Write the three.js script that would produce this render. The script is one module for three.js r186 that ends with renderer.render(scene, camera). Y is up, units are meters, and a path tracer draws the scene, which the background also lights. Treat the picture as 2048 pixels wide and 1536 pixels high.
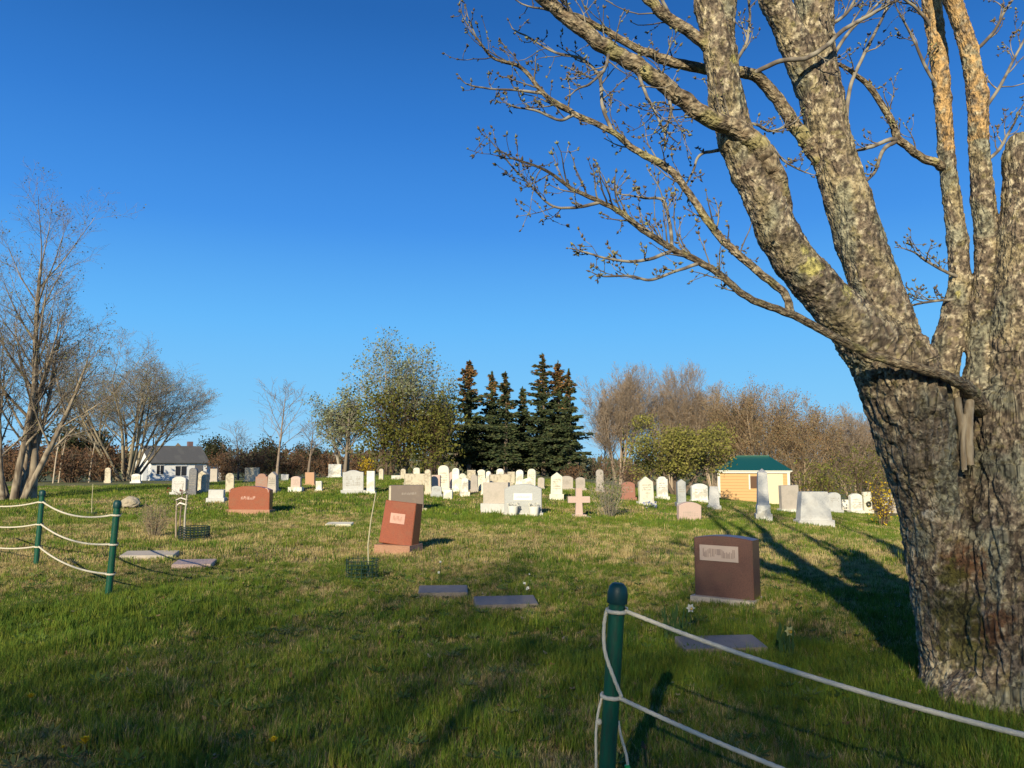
import * as THREE from 'three';
import { ImprovedNoise } from 'three/addons/math/ImprovedNoise.js';
import { mergeGeometries } from 'three/addons/utils/BufferGeometryUtils.js';

// ───────────────────────── camera, sky, sun, exposure ─────────────────────────
const scene = new THREE.Scene();
const FPX = 1541, PITCH = Math.atan(157 / FPX), EYE_H = 1.55;
const camera = new THREE.PerspectiveCamera(2 * Math.atan(768 / FPX) * 180 / Math.PI, 4 / 3, 0.05, 3000);
camera.position.set(0, EYE_H, 0);
camera.rotation.set(PITCH, 0, 0);
scene.add(camera);

const EXPOSURE = 1.3;
const SUN_EL = 22 * Math.PI / 180, SUN_AZ = 16 * Math.PI / 180;       // shadows run away from the viewer, a little to the right
const sunDir = new THREE.Vector3(-Math.sin(SUN_AZ) * Math.cos(SUN_EL), Math.sin(SUN_EL), Math.cos(SUN_AZ) * Math.cos(SUN_EL));

{ // clear evening sky: one colour per elevation, all the way round
  const W = 512, H = 256, data = new Float32Array(W * H * 4);
  const s2l = v => { v /= 255; return v <= 0.04045 ? v / 12.92 : ((v + 0.055) / 1.055) ** 2.4; };
  const stops = [[-90, 90, 110, 90], [-1, 120, 150, 150], [0, 164, 215, 245], [4, 131, 203, 250], [10, 104, 186, 251], [17, 71, 149, 234], [24, 53, 125, 210], [31, 40, 103, 180], [45, 29, 79, 146], [65, 23, 62, 119], [90, 20, 55, 106]];
  for (let j = 0; j < H; j++) {
    const el = (j + 0.5) / H * 180 - 90;
    let k = 0; while (k < stops.length - 2 && el > stops[k + 1][0]) k++;
    const a = stops[k], b = stops[k + 1], t = Math.min(1, Math.max(0, (el - a[0]) / (b[0] - a[0])));
    for (let i = 0; i < W; i++) {
      const o = (j * W + i) * 4;
      for (let c = 0; c < 3; c++) data[o + c] = (s2l(a[c + 1]) * (1 - t) + s2l(b[c + 1]) * t) / EXPOSURE;
      data[o + 3] = 1;
    }
  }
  const sky = new THREE.DataTexture(data, W, H, THREE.RGBAFormat, THREE.FloatType);
  sky.mapping = THREE.EquirectangularReflectionMapping;
  sky.magFilter = sky.minFilter = THREE.LinearFilter; sky.needsUpdate = true;
  scene.background = sky; scene.environment = sky;
}
const sun = new THREE.DirectionalLight(new THREE.Color().setRGB(1, 0.87, 0.62), 5);
sun.name = 'sun'; sun.position.copy(sunDir).multiplyScalar(80); sun.castShadow = true;
sun.shadow.mapSize.set(4096, 4096);
Object.assign(sun.shadow.camera, { left: -70, right: 70, top: 70, bottom: -70, near: 1, far: 300 });
scene.add(sun, sun.target);

// ───────────────────────── helpers ─────────────────────────
const V = (x, y, z) => new THREE.Vector3(x, y, z);
function rng(seed) { let a = seed >>> 0; return () => { a = (a + 0x6D2B79F5) | 0; let t = Math.imul(a ^ (a >>> 15), 1 | a); t = (t + Math.imul(t ^ (t >>> 7), 61 | t)) ^ t; return ((t ^ (t >>> 14)) >>> 0) / 4294967296; }; }
const perlin = new ImprovedNoise();
const N3 = (x, y, z) => perlin.noise(x, y, z);
const fbm = (x, y, z, o = 3) => { let s = 0, a = 0.5, f = 1; for (let i = 0; i < o; i++) { s += a * N3(x * f + i * 17.3, y * f + i * 9.1, z * f); a *= 0.5; f *= 2.03; } return s; };
const clamp = (v, a = 0, b = 1) => Math.min(b, Math.max(a, v));
const ss = (a, b, v) => { const t = clamp((v - a) / (b - a)); return t * t * (3 - 2 * t); };
const lerp = (a, b, t) => a + (b - a) * t;
const mixc = (a, b, t) => [lerp(a[0], b[0], t), lerp(a[1], b[1], t), lerp(a[2], b[2], t)];
const used = {};
function numbered(n) { const k = used[n] || 0; used[n] = k + 1; return k ? `${n}_${String(k).padStart(3, '0')}` : n; }
function tag(o, label, category, group, kind) { o.userData = { label, category }; if (group) o.userData.group = group; if (kind) o.userData.kind = kind; return o; }
function thing(name, label, category, p, turn = 0, group) { const g = new THREE.Group(); g.name = numbered(name); g.position.copy(p); g.rotation.y = turn; scene.add(g); return tag(g, label, category, group); }
function part(name, geo, mat, parent, kind) { const m = new THREE.Mesh(geo, mat); m.name = name; m.castShadow = m.receiveShadow = true; if (kind) m.userData.kind = kind; parent.add(m); return m; }

// lie of the land: flat round the viewer, a low swell in the middle distance, falling away on the right
function hgt(x, z) {
  const D = -z; let h = 0;
  h += 0.68 * ss(20, 36, D) * Math.exp(-(((x + 5) / 14) ** 2)) * (1 - ss(60, 110, D));
  const xr = Math.min(x, 32) - 3.5;
  h -= 0.09 * 1.5 * Math.log(1 + Math.exp(xr / 1.5)) * ss(7, 27, D);
  h -= 0.9 * ss(60, 110, D);
  const near = 1 - ss(25, 60, D);
  h += near * (0.05 * N3(x * 0.6, 3.3, z * 0.6) + 0.03 * N3(x * 1.9, 7.3, z * 1.9));
  return h;
}
// photograph position (of 2048 x 1536) -> place in the world at a distance, or on the ground
const cP = Math.cos(PITCH), sP = Math.sin(PITCH);
function at(px, py, D) { const x = (px - 1024) / FPX, y = (768 - py) / FPX; const dz = y * sP - cP, t = D / -dz; return V(x * t, EYE_H + (y * cP + sP) * t, -D); }
function groundAt(px, py) { let a = 1.5, p; for (let D = 1.5; D < 200; D *= 1.004) { p = at(px, py, D); if (p.y < hgt(p.x, p.z)) { const q = at(px, py, (a + D) / 2); q.y = hgt(q.x, q.z); return q; } a = D; } p.y = hgt(p.x, p.z); return p; }
const onGround = (x, z) => V(x, hgt(x, z), z);
const standing = (px, D) => { const x = (px - 1024) / FPX * D; return onGround(x, -D); };
const heightTo = (py, D, base) => at(1024, py, D).y - base;
const excluded = [];                                            // discs without grass blades: [x, z, radius]

class Tubes {                                                   // tapering tubes gathered into one geometry
  constructor() { this.p = []; this.n = []; this.c = []; this.i = []; this.u = []; }
  add(pts, rad, sides, col, cap = false, relief = 0) {
    const b0 = this.p.length / 3, m = pts.length, t = V(), nn = V(), bb = V(), nc = relief ? sides + 1 : sides; let prev = null, run = 0;
    for (let k = 0; k < m; k++) {
      const a = pts[Math.max(0, k - 1)], b = pts[Math.min(m - 1, k + 1)];
      t.subVectors(b, a).normalize();
      if (!prev) { nn.set(Math.abs(t.y) > 0.9 ? 1 : 0, Math.abs(t.y) > 0.9 ? 0 : 1, 0.01); nn.addScaledVector(t, -nn.dot(t)).normalize(); }
      else { nn.copy(prev).addScaledVector(t, -prev.dot(t)); if (nn.lengthSq() < 1e-6) nn.set(1, 0, 0).addScaledVector(t, -t.x); nn.normalize(); }
      prev = nn.clone(); bb.crossVectors(t, nn); if (k) run += pts[k].distanceTo(pts[k - 1]);
      const c = typeof col === 'function' && !relief ? col(pts[k], k / (m - 1)) : col;
      for (let s = 0; s < nc; s++) {
        const an = s / sides * Math.PI * 2, cx = Math.cos(an), sx = Math.sin(an);
        const x = nn.x * cx + bb.x * sx, y = nn.y * cx + bb.y * sx, z = nn.z * cx + bb.z * sx;
        let rr = rad[k]; if (relief) rr *= 1 + relief * (N3((pts[k].x + x * rr) * 24, (pts[k].y + y * rr) * 24, (pts[k].z + z * rr) * 24) + 0.7 * N3((pts[k].x + x * rr) * 62, (pts[k].y + y * rr) * 62, (pts[k].z + z * rr) * 62));
        this.p.push(pts[k].x + x * rr, pts[k].y + y * rr, pts[k].z + z * rr); this.n.push(x, y, z);
        const cc = relief ? col(V(pts[k].x + x * rr, pts[k].y + y * rr, pts[k].z + z * rr)) : c; this.c.push(cc[0], cc[1], cc[2]); this.u.push(an * rad[0], run);
      }
    }
    for (let k = 0; k < m - 1; k++) for (let s = 0; s < sides; s++) { const a = b0 + k * nc + s, b = b0 + k * nc + (relief ? s + 1 : (s + 1) % sides); this.i.push(a, b, a + nc, b, b + nc, a + nc); }
    if (cap) { const e = b0 + (m - 1) * nc; for (let s = 1; s < sides - 1; s++) this.i.push(e, e + s, e + s + 1); }
  }
  quad(c, u, v, col) { // a leaf: two triangles spanned by u and v round c
    const b = this.p.length / 3, n = V().crossVectors(u, v).normalize();
    for (const [a, d] of [[-0.5, 0], [0, -0.5], [0.5, 0], [0, 0.5]]) { this.p.push(c.x + u.x * a + v.x * d, c.y + u.y * a + v.y * d, c.z + u.z * a + v.z * d); this.n.push(n.x, n.y, n.z); this.c.push(col[0], col[1], col[2]); }
    this.i.push(b, b + 1, b + 2, b, b + 2, b + 3);
  }
  bud(c, d, len, r, col) { // a pointed bud: octahedron along d
    const b = this.p.length / 3, u = V(d.y, d.z, d.x).cross(d).normalize(), w = V().crossVectors(d, u);
    const P = [[0, 0, 0], [len * 0.45, r, 0], [len * 0.45, 0, r], [len * 0.45, -r, 0], [len * 0.45, 0, -r], [len, 0, 0]];
    for (const [l, a, e] of P) { const x = d.x * l + u.x * a + w.x * e, y = d.y * l + u.y * a + w.y * e, z = d.z * l + u.z * a + w.z * e; this.p.push(c.x + x, c.y + y, c.z + z); const n = V(u.x * a + w.x * e + d.x * (l - len * 0.45), u.y * a + w.y * e + d.y * (l - len * 0.45), u.z * a + w.z * e + d.z * (l - len * 0.45)).normalize(); this.n.push(n.x, n.y, n.z); this.c.push(col[0], col[1], col[2]); }
    for (let s = 0; s < 4; s++) { const q = 1 + s, r2 = 1 + (s + 1) % 4; this.i.push(b, b + r2, b + q, b + 5, b + q, b + r2); }
  }
  geo() { const g = new THREE.BufferGeometry(); g.setAttribute('position', new THREE.Float32BufferAttribute(this.p, 3)); g.setAttribute('normal', new THREE.Float32BufferAttribute(this.n, 3)); g.setAttribute('color', new THREE.Float32BufferAttribute(this.c, 3)); if (this.u.length * 3 === this.p.length * 2) g.setAttribute('uv', new THREE.Float32BufferAttribute(this.u, 2)); g.setIndex(this.i); return g; }
  get empty() { return this.i.length === 0; }
}

// ───────────────────────── materials ─────────────────────────
const l2s = v => 255 * clamp(v <= 0.0031308 ? v * 12.92 : 1.055 * v ** (1 / 2.4) - 0.055);
function texture(w, h, fn, metresPerRepeat, srgb = true) {
  const d = new Uint8Array(w * h * 4);
  for (let y = 0; y < h; y++) for (let x = 0; x < w; x++) { const c = fn(x / w, y / h), o = (y * w + x) * 4; for (let k = 0; k < 3; k++) d[o + k] = srgb ? l2s(c[k]) : clamp(c[k]) * 255; d[o + 3] = 255; }
  const t = new THREE.DataTexture(d, w, h, THREE.RGBAFormat); t.wrapS = t.wrapT = THREE.RepeatWrapping; t.magFilter = THREE.LinearFilter; t.minFilter = THREE.LinearMipmapLinearFilter; t.generateMipmaps = true;
  if (srgb) t.colorSpace = THREE.SRGBColorSpace; t.repeat.set(1 / metresPerRepeat, 1 / metresPerRepeat); t.needsUpdate = true; return t;
}
// lattice noise that repeats over the unit square, fu by fv cells
const hash = (i, j, s) => { let h = (Math.imul(i, 374761393) + Math.imul(j, 668265263) + Math.imul(s | 0, 974634777)) | 0; h = Math.imul(h ^ (h >>> 13), 1274126177); return ((h ^ (h >>> 16)) >>> 0) / 4294967296 - 0.5; };
function pn(u, v, fu, fv, s) { const x = u * fu, y = v * fv, i = Math.floor(x), j = Math.floor(y); let a = x - i, b = y - j; a = a * a * (3 - 2 * a); b = b * b * (3 - 2 * b); const i0 = i % fu, i1 = (i + 1) % fu, j0 = j % fv, j1 = (j + 1) % fv; return lerp(lerp(hash(i0, j0, s), hash(i1, j0, s), a), lerp(hash(i0, j1, s), hash(i1, j1, s), a), b); }
const tn = (u, v, f, s = 0) => pn(u, v, Math.round(f), Math.round(f), s);
function stoneMat(seed, base, grain, stain, o = {}) {
  const R = rng(seed), W = 256, sp = new Float32Array(W * W); for (let i = 0; i < sp.length; i++) sp[i] = R();
  const map = texture(W, W, (u, v) => {
    const k = ((v * W) | 0) * W + ((u * W) | 0), s = sp[k];
    let c = mixc(base, grain, s < (o.density ?? 0.3) ? 0.25 + 0.75 * sp[(k * 7 + 13) % sp.length] * (o.contrast ?? 0.7) : 0);
    const st = ss(0.02, 0.42, tn(u, v, 4, seed) + 0.55 * tn(u, v, 13, seed + 3) + 0.3 * tn(u, v, 37, seed + 5));
    return mixc(c, stain, st * (o.stain ?? 0.5));
  }, o.size ?? 0.9);
  const bump = texture(128, 128, (u, v) => { const b = 0.5 + 0.4 * tn(u, v, 17, seed) + 0.3 * tn(u, v, 45, seed + 2); return [b, b, b]; }, (o.size ?? 0.9), false);
  return new THREE.MeshStandardMaterial({ map, bumpMap: bump, bumpScale: o.bump ?? 0.004, roughness: o.rough ?? 0.75 });
}
const M = {
  marble: stoneMat(1, [0.72, 0.68, 0.54], [0.5, 0.47, 0.4], [0.36, 0.33, 0.25], { stain: 0.75 }),
  white: stoneMat(2, [0.8, 0.78, 0.68], [0.6, 0.59, 0.54], [0.42, 0.39, 0.31], { stain: 0.65 }),
  cream: stoneMat(3, [0.6, 0.53, 0.4], [0.44, 0.38, 0.28], [0.3, 0.26, 0.18], { stain: 0.75 }),
  grey: stoneMat(4, [0.4, 0.41, 0.4], [0.24, 0.25, 0.25], [0.33, 0.34, 0.32], { stain: 0.4, rough: 0.5 }),
  palegrey: stoneMat(5, [0.54, 0.54, 0.52], [0.36, 0.36, 0.36], [0.44, 0.43, 0.4], { stain: 0.5, rough: 0.6 }),
  darkgrey: stoneMat(6, [0.13, 0.13, 0.14], [0.07, 0.07, 0.08], [0.17, 0.17, 0.17], { stain: 0.4, rough: 0.4 }),
  red: stoneMat(7, [0.33, 0.095, 0.04], [0.13, 0.04, 0.025], [0.25, 0.1, 0.05], { stain: 0.5, density: 0.4, contrast: 1, rough: 0.35, bump: 0.001 }),
  redrough: stoneMat(8, [0.4, 0.22, 0.14], [0.26, 0.12, 0.08], [0.42, 0.27, 0.17], { bump: 0.014, rough: 0.9 }),
  brown: stoneMat(9, [0.125, 0.065, 0.05], [0.06, 0.032, 0.028], [0.1, 0.06, 0.045], { stain: 0.5, density: 0.4, contrast: 1, rough: 0.35, bump: 0.001 }),
  taupe: stoneMat(10, [0.2, 0.155, 0.125], [0.13, 0.1, 0.085], [0.23, 0.18, 0.14], { rough: 0.5, bump: 0.001 }),
  pink: stoneMat(11, [0.55, 0.41, 0.35], [0.4, 0.28, 0.24], [0.44, 0.34, 0.28], { stain: 0.5 }),
  pinkgrey: stoneMat(12, [0.46, 0.41, 0.35], [0.3, 0.25, 0.22], [0.34, 0.31, 0.26], { stain: 0.5 }),
  slate: stoneMat(13, [0.21, 0.18, 0.15], [0.12, 0.1, 0.09], [0.25, 0.21, 0.17], { rough: 0.55 }),
  field: stoneMat(14, [0.42, 0.36, 0.26], [0.25, 0.21, 0.16], [0.3, 0.27, 0.2], { bump: 0.02, rough: 0.95 }),
};
const plain = (r, g, b, o = {}) => new THREE.MeshStandardMaterial({ color: new THREE.Color().setRGB(r, g, b), roughness: 0.7, ...o });
M.carved = plain(0.3, 0.27, 0.22); M.letter = plain(0.24, 0.185, 0.17); M.panel = plain(0.36, 0.29, 0.26); M.panelpink = plain(0.55, 0.33, 0.26); M.panelwhite = plain(0.72, 0.73, 0.68);
M.wood = new THREE.MeshStandardMaterial({ vertexColors: true, roughness: 0.95 });
M.leaf = new THREE.MeshPhysicalMaterial({ vertexColors: true, roughness: 0.9, side: THREE.DoubleSide, transmission: 0.3, thickness: 0, specularIntensity: 0.2 });
M.needle = new THREE.MeshStandardMaterial({ vertexColors: true, roughness: 0.9, side: THREE.DoubleSide });
M.rope = plain(0.62, 0.57, 0.44, { roughness: 0.85 });
M.post = stoneMat(31, [0.003, 0.085, 0.046], [0.006, 0.06, 0.04], [0.02, 0.055, 0.035], { density: 0.2, stain: 0.7, size: 0.25, rough: 0.42, bump: 0.0015 }); M.cap = plain(0.003, 0.045, 0.045, { roughness: 0.5 });

// ───────────────────────── the ground ─────────────────────────
const strawAt = (x, z) => { // how dry the turf is: thatch patches between green growth
  const D = -z, band = 0.36 * ss(7, 11, D) * (1 - ss(17, 23, D));
  return clamp(0.5 + band + 1.3 * fbm(x * 0.34, 1.7, z * 0.34, 3) + 1.15 * fbm(x * 1.5, 4.2, z * 1.5, 3) - 0.3 * ss(-1, -4, x) * (1 - ss(6, 12, D)) - 0.06 * (1 - ss(4.5, 9, D)) + 0.3 * Math.exp(-(((x + 0.9) / 1.5) ** 2) - ((D - 7.2) / 2.2) ** 2));
};
{
  const axis = (lo, hi, n, fine) => { const a = []; for (let i = 0; i <= n; i++) { const t = i / n * 2 - 1, m = Math.sinh(t * fine) / Math.sinh(fine); a.push(m < 0 ? -m * lo : m * hi); } return a; };
  const xs = axis(-700, 700, 340, 7.2), zs = axis(-900, 60, 380, 7.6).map(v => v).sort((a, b) => a - b);
  const p = [], c = [], uv = [], idx = [], nx = xs.length;
  for (const z of zs) for (const x of xs) {
    p.push(x, hgt(x, z), z); uv.push(x, z);
    const s = strawAt(x, z), far = ss(60, 130, -z);
    const col = mixc(mixc([0.06, 0.095, 0.014], [0.22, 0.18, 0.075], s), [0.1, 0.12, 0.035], far);
    c.push(col[0] * 2, col[1] * 2, col[2] * 2);
  }
  for (let j = 0; j < zs.length - 1; j++) for (let i = 0; i < nx - 1; i++) { const a = j * nx + i; idx.push(a, a + nx, a + 1, a + 1, a + nx, a + nx + 1); }
  const g = new THREE.BufferGeometry(); g.setAttribute('position', new THREE.Float32BufferAttribute(p, 3)); g.setAttribute('color', new THREE.Float32BufferAttribute(c, 3)); g.setAttribute('uv', new THREE.Float32BufferAttribute(uv, 2)); g.setIndex(idx); g.computeVertexNormals();
  const R = rng(77), W = 512, sp = new Float32Array(W * W); for (let i = 0; i < sp.length; i++) sp[i] = R();
  const map = texture(W, W, (u, v) => { const k = ((v * W) | 0) * W + ((u * W) | 0); const m = clamp(0.5 + 0.25 * (sp[k] - 0.5) + 0.3 * tn(u, v, 60, 2) + 0.22 * tn(u, v, 23, 4), 0.12, 0.95); return [m, m, m]; }, 1.7);
  const bump = texture(256, 256, (u, v) => { const b = 0.5 + 0.5 * tn(u, v, 40, 1) + 0.3 * tn(u, v, 80, 6); return [b, b, b]; }, 1.3, false);
  const ground = new THREE.Mesh(g, new THREE.MeshStandardMaterial({ vertexColors: true, map, bumpMap: bump, bumpScale: 0.03, roughness: 1 }));
  ground.name = 'ground'; ground.receiveShadow = true; scene.add(ground);
  tag(ground, 'rough spring turf of the graveyard, green with dry straw patches', 'ground', null, 'structure');
}

// ───────────────────────── trees ─────────────────────────
// recursive branching; S: per level {seg, wob, up, end, sides, kids, t0, ang, ratio, rr}
function grow(wood, fine, tips, R, p, d, len, r, lv, S, col) {
  const L = S[lv], pts = [p.clone()], dir = d.clone(), q = p.clone(), rad = [r];
  for (let k = 1; k <= L.seg; k++) {
    dir.x += (R() - 0.5) * L.wob; dir.y += (R() - 0.5) * L.wob + L.up; dir.z += (R() - 0.5) * L.wob; dir.normalize();
    q.addScaledVector(dir, len / L.seg); pts.push(q.clone()); rad.push(r * (1 - (1 - L.end) * k / L.seg));
  }
  if (S.bark && lv < 2) wood.add(pts, rad, L.sides, S.bark, false, 0.12); else (lv < (S.split ?? 2) ? wood : fine).add(pts, rad, L.sides, col(lv, R));
  if (lv + 1 < S.length) {
    const C = S[lv + 1], n = Math.max(1, Math.round(L.kids * (0.8 + 0.4 * R()))); let az = R() * 6.28;
    for (let i = 0; i < n; i++) {
      const t = i === 0 && L.lead ? 1 : L.t0 + (1 - L.t0) * (i + R()) / n, f = t * L.seg, k = Math.min(L.seg - 1, Math.floor(f));
      const pos = pts[k].clone().lerp(pts[k + 1], f - k), sd = pts[k + 1].clone().sub(pts[k]).normalize();
      az += 2.4 + (R() - 0.5) * 0.9;
      const perp = V(Math.cos(az), 0.15, Math.sin(az)); perp.addScaledVector(sd, -perp.dot(sd)).normalize();
      const an = C.ang * (0.65 + 0.7 * R()) * (t === 1 ? 0.35 : 1);
      const cd = sd.clone().multiplyScalar(Math.cos(an)).addScaledVector(perp, Math.sin(an));
      grow(wood, fine, tips, R, pos, cd, len * C.ratio * (1.15 - 0.5 * t) * (0.7 + 0.6 * R()), Math.max(S.rmin, lerp(rad[k], rad[k + 1], f - k) * C.rr), lv + 1, S, col);
    }
  } else tips.push([q.clone(), dir.clone()]);
}
const barkCol = (base, lichen) => (lv, R) => { const t = R(), k = 0.8 + 0.4 * R(); return mixc(base, lichen, t * t * (lv < 3 ? 0.8 : 0.35)).map(v => v * k); };
function leafCluster(T, R, p, n, spread, size, cols) {
  for (let i = 0; i < n; i++) {
    const c = V(p.x + (R() - 0.5) * spread, p.y + (R() - 0.5) * spread, p.z + (R() - 0.5) * spread);
    const u = V(R() - 0.5, R() - 0.5, R() - 0.5).normalize(), v = V(R() - 0.5, R() - 0.5, R() - 0.5).cross(u).normalize(), s = size * (0.6 + 0.8 * R());
    const k = cols[(R() * cols.length) | 0], b = 0.8 + 0.4 * R(); T.quad(c, u.multiplyScalar(s), v.multiplyScalar(s * 0.7), [k[0] * b, k[1] * b, k[2] * b]);
  }
}
function branchingTree(name, label, category, pos, o, group) {
  const g = thing(name, label, category, pos, o.turn ?? 0, group), R = rng(o.seed), wood = new Tubes(), fine = new Tubes(), fol = new Tubes(), tips = [];
  for (const [x, z, dx, dz, len, r] of o.stems) grow(wood, fine, tips, R, V(x, -0.1, z), V(dx, 1, dz).normalize(), len, r, 0, o.S, o.col);
  if (o.H) { // bring the crown to the height and half-width seen
    const ys = tips.map(t => t[0].y).sort((a, b) => a - b), rs = tips.map(t => Math.abs(t[0].x)).sort((a, b) => a - b), sy = o.H / ys[Math.floor(ys.length * 0.997)], sx = o.W ? clamp(o.W / rs[Math.floor(rs.length * 0.97)], 0.45, 2) : sy;
    for (const T of [wood, fine]) for (let i = 0; i < T.p.length; i += 3) { T.p[i] *= sx; T.p[i + 1] *= sy; T.p[i + 2] *= sx; }
    for (const [p] of tips) p.multiply(V(sx, sy, sx));
  }
  part('trunk', wood.geo(), M.wood, g);
  if (!fine.empty) part('crown', fine.geo(), M.wood, g, 'stuff');
  if (o.leaves) { for (const [p, d] of tips) if (R() < o.leaves.share) leafCluster(fol, R, p, o.leaves.n, o.leaves.spread, o.leaves.size, o.leaves.cols); if (!fol.empty) part('foliage', fol.geo(), M.leaf, g, 'stuff'); }
  return g;
}
const mottled = (dark, light) => q => { const n = N3(q.x * 7, q.y * 4, q.z * 7) + 0.7 * N3(q.x * 19, q.y * 13, q.z * 19); return mixc(dark, light, ss(-0.35, 0.4, n)); };
const level = (seg, wob, up, end, sides, kids, t0, ang, ratio, rr, lead) => ({ seg, wob, up, end, sides, kids, t0, ang, ratio, rr, lead });

// ── the big old maple beside the viewer: stems meshed from a distance field, thin branches as tubes
{
  const base = onGround(3.32, -5.25);
  const tree = thing('maple_tree', 'huge old many-stemmed tree with lichened bark behind the slack rope', 'tree', base);
  excluded.push([3.3, -5.3, 0.55]);
  const loc = (px, py, D) => at(px, py, D).sub(base);
  // each stem: [px, py, distance, half width in px]
  const stems = [
    [[1932, 1440, 5.36, 82], [1920, 1380, 5.35, 70], [1908, 1280, 5.33, 63], [1885, 1130, 5.3, 62], [1862, 1000, 5.24, 63], [1838, 900, 5.16, 72], [1814, 800, 5.11, 78], [1790, 735, 5.1, 80]],
    [[1790, 735, 5.1, 80], [1735, 680, 5.05, 60], [1675, 618, 5.0, 46], [1622, 560, 4.97, 43], [1586, 520, 4.95, 41], [1557, 470, 4.93, 40], [1530, 400, 4.9, 39], [1500, 345, 4.88, 38], [1472, 280, 4.86, 37], [1452, 200, 4.85, 36], [1441, 110, 4.84, 35], [1415, 10, 4.83, 28], [1392, -120, 4.8, 24], [1365, -300, 4.78, 18]],
    [[1445, 120, 4.85, 24], [1456, 0, 4.92, 18], [1462, -140, 4.98, 15], [1480, -320, 5.05, 10]],
    [[1795, 745, 5.15, 72], [1778, 660, 5.2, 54], [1747, 560, 5.22, 47], [1718, 480, 5.24, 46], [1697, 400, 5.25, 45], [1664, 300, 5.26, 43], [1644, 200, 5.28, 41], [1630, 110, 5.3, 41], [1628, 0, 5.32, 39], [1622, -150, 5.35, 36], [1600, -340, 5.4, 31]],
    [[1622, 170, 5.27, 34], [1585, 80, 5.22, 30], [1548, 0, 5.18, 29], [1500, -150, 5.1, 24], [1450, -300, 5.05, 18]],
    [[1900, 820, 5.6, 34], [1882, 752, 5.52, 30], [1896, 685, 5.47, 28], [1912, 620, 5.5, 25], [1920, 560, 5.5, 20], [1915, 480, 5.52, 20], [1904, 400, 5.53, 17], [1892, 300, 5.55, 16], [1886, 200, 5.56, 17], [1876, 100, 5.57, 18], [1862, 0, 5.58, 18], [1850, -150, 5.6, 15], [1830, -320, 5.6, 10]],
    [[1992, 860, 5.3, 56], [1965, 770, 5.36, 36], [1966, 700, 5.37, 28], [1971, 620, 5.38, 27], [1976, 560, 5.38, 25], [1975, 480, 5.38, 23], [1966, 400, 5.36, 22], [1958, 300, 5.34, 19], [1955, 190, 5.33, 20], [1938, 100, 5.32, 17], [1906, 0, 5.3, 18], [1880, -150, 5.28, 16], [1850, -320, 5.25, 11]],
    [[2045, 860, 5.28, 90], [2042, 720, 5.25, 60], [2040, 600, 5.24, 50], [2046, 480, 5.24, 44], [2048, 380, 5.24, 37], [2040, 318, 5.24, 32], [2040, 290, 5.24, 27]],
    [[2048, 1440, 5.2, 138], [2044, 1360, 5.17, 124], [2040, 1240, 5.15, 116], [2038, 1080, 5.15, 112], [2034, 960, 5.17, 104], [2032, 860, 5.2, 96]],
    [[2180, 1420, 5.5, 90], [2150, 1250, 5.5, 95], [2150, 1000, 5.5, 80], [2190, 800, 5.5, 62], [2230, 560, 5.5, 50], [2260, 250, 5.5, 40], [2300, -200, 5.5, 22]],
    [[1900, 1440, 5.05, 40], [1960, 1385, 5.12, 60]], [[1845, 1440, 5.3, 26], [1920, 1340, 5.25, 50]], [[2010, 1470, 4.95, 46], [2030, 1370, 5.15, 90]],
  ];
  const bones = [];
  for (const st of stems) for (let k = 0; k < st.length - 1; k++) {
    const [a, b] = [st[k], st[k + 1]], A = loc(a[0], a[1], a[2]), B = loc(b[0], b[1], b[2]);
    bones.push([A.x, A.y, A.z, a[3] * a[2] / FPX, B.x - A.x, B.y - A.y, B.z - A.z, b[3] * b[2] / FPX, 1 / Math.max(1e-9, A.distanceToSquared(B)), st.run = (st.run ?? 0), st.mean ?? (st.mean = st.reduce((m, q) => m + q[3] * q[2] / FPX, 0) / st.length), A.distanceTo(B)]); st.run += A.distanceTo(B);
  }
  const field = (x, y, z, list, out) => {
    let d = 1e3, rad = 0.1, best = 1e3;
    for (const b of list) {
      const px = x - b[0], py = y - b[1], pz = z - b[2], t = clamp((px * b[4] + py * b[5] + pz * b[6]) * b[8]);
      const r = b[3] + (b[7] - b[3]) * t, e = Math.hypot(px - b[4] * t, py - b[5] * t, pz - b[6] * t) - r;
      if (e < best) { best = e; rad = r; if (out) { out.u = Math.atan2(px - b[4] * t, pz - b[6] * t) * b[10]; out.v = b[9] + b[11] * t; } }
      const k = Math.min(0.03, r * 0.3 + 0.003), h = clamp(0.5 + 0.5 * (e - d) / k); d = lerp(e, d, h) - k * h * (1 - h);
    }
    if (out) out.rad = rad; return d;
  };
  const cell = 0.0105, lo = V(1e9, 1e9, 1e9), hi = V(-1e9, -1e9, -1e9);
  for (const b of bones) for (const [x, y, z, r] of [[b[0], b[1], b[2], b[3]], [b[0] + b[4], b[1] + b[5], b[2] + b[6], b[7]]]) { lo.min(V(x - r, y - r, z - r)); hi.max(V(x + r, y + r, z + r)); }
  lo.subScalar(0.06); hi.addScalar(0.06); lo.y = Math.max(lo.y, -0.15);
  const BS = 10, nb = ['x', 'y', 'z'].map(k => Math.ceil((hi[k] - lo[k]) / (cell * BS))), pos = [], nor = [], col = [], idx = [], vid = new Map(), radAt = [], uvs = [];
  const NX = nb[0] * BS + 2, NY = nb[1] * BS + 2, half = cell * BS * 0.5, reach = half * 1.75 + 0.03;
  const key = (i, j, k) => (k * NY + j) * NX + i;
  const val = new Float32Array((BS + 2) ** 3), W1 = BS + 2, quads = [];
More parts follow.
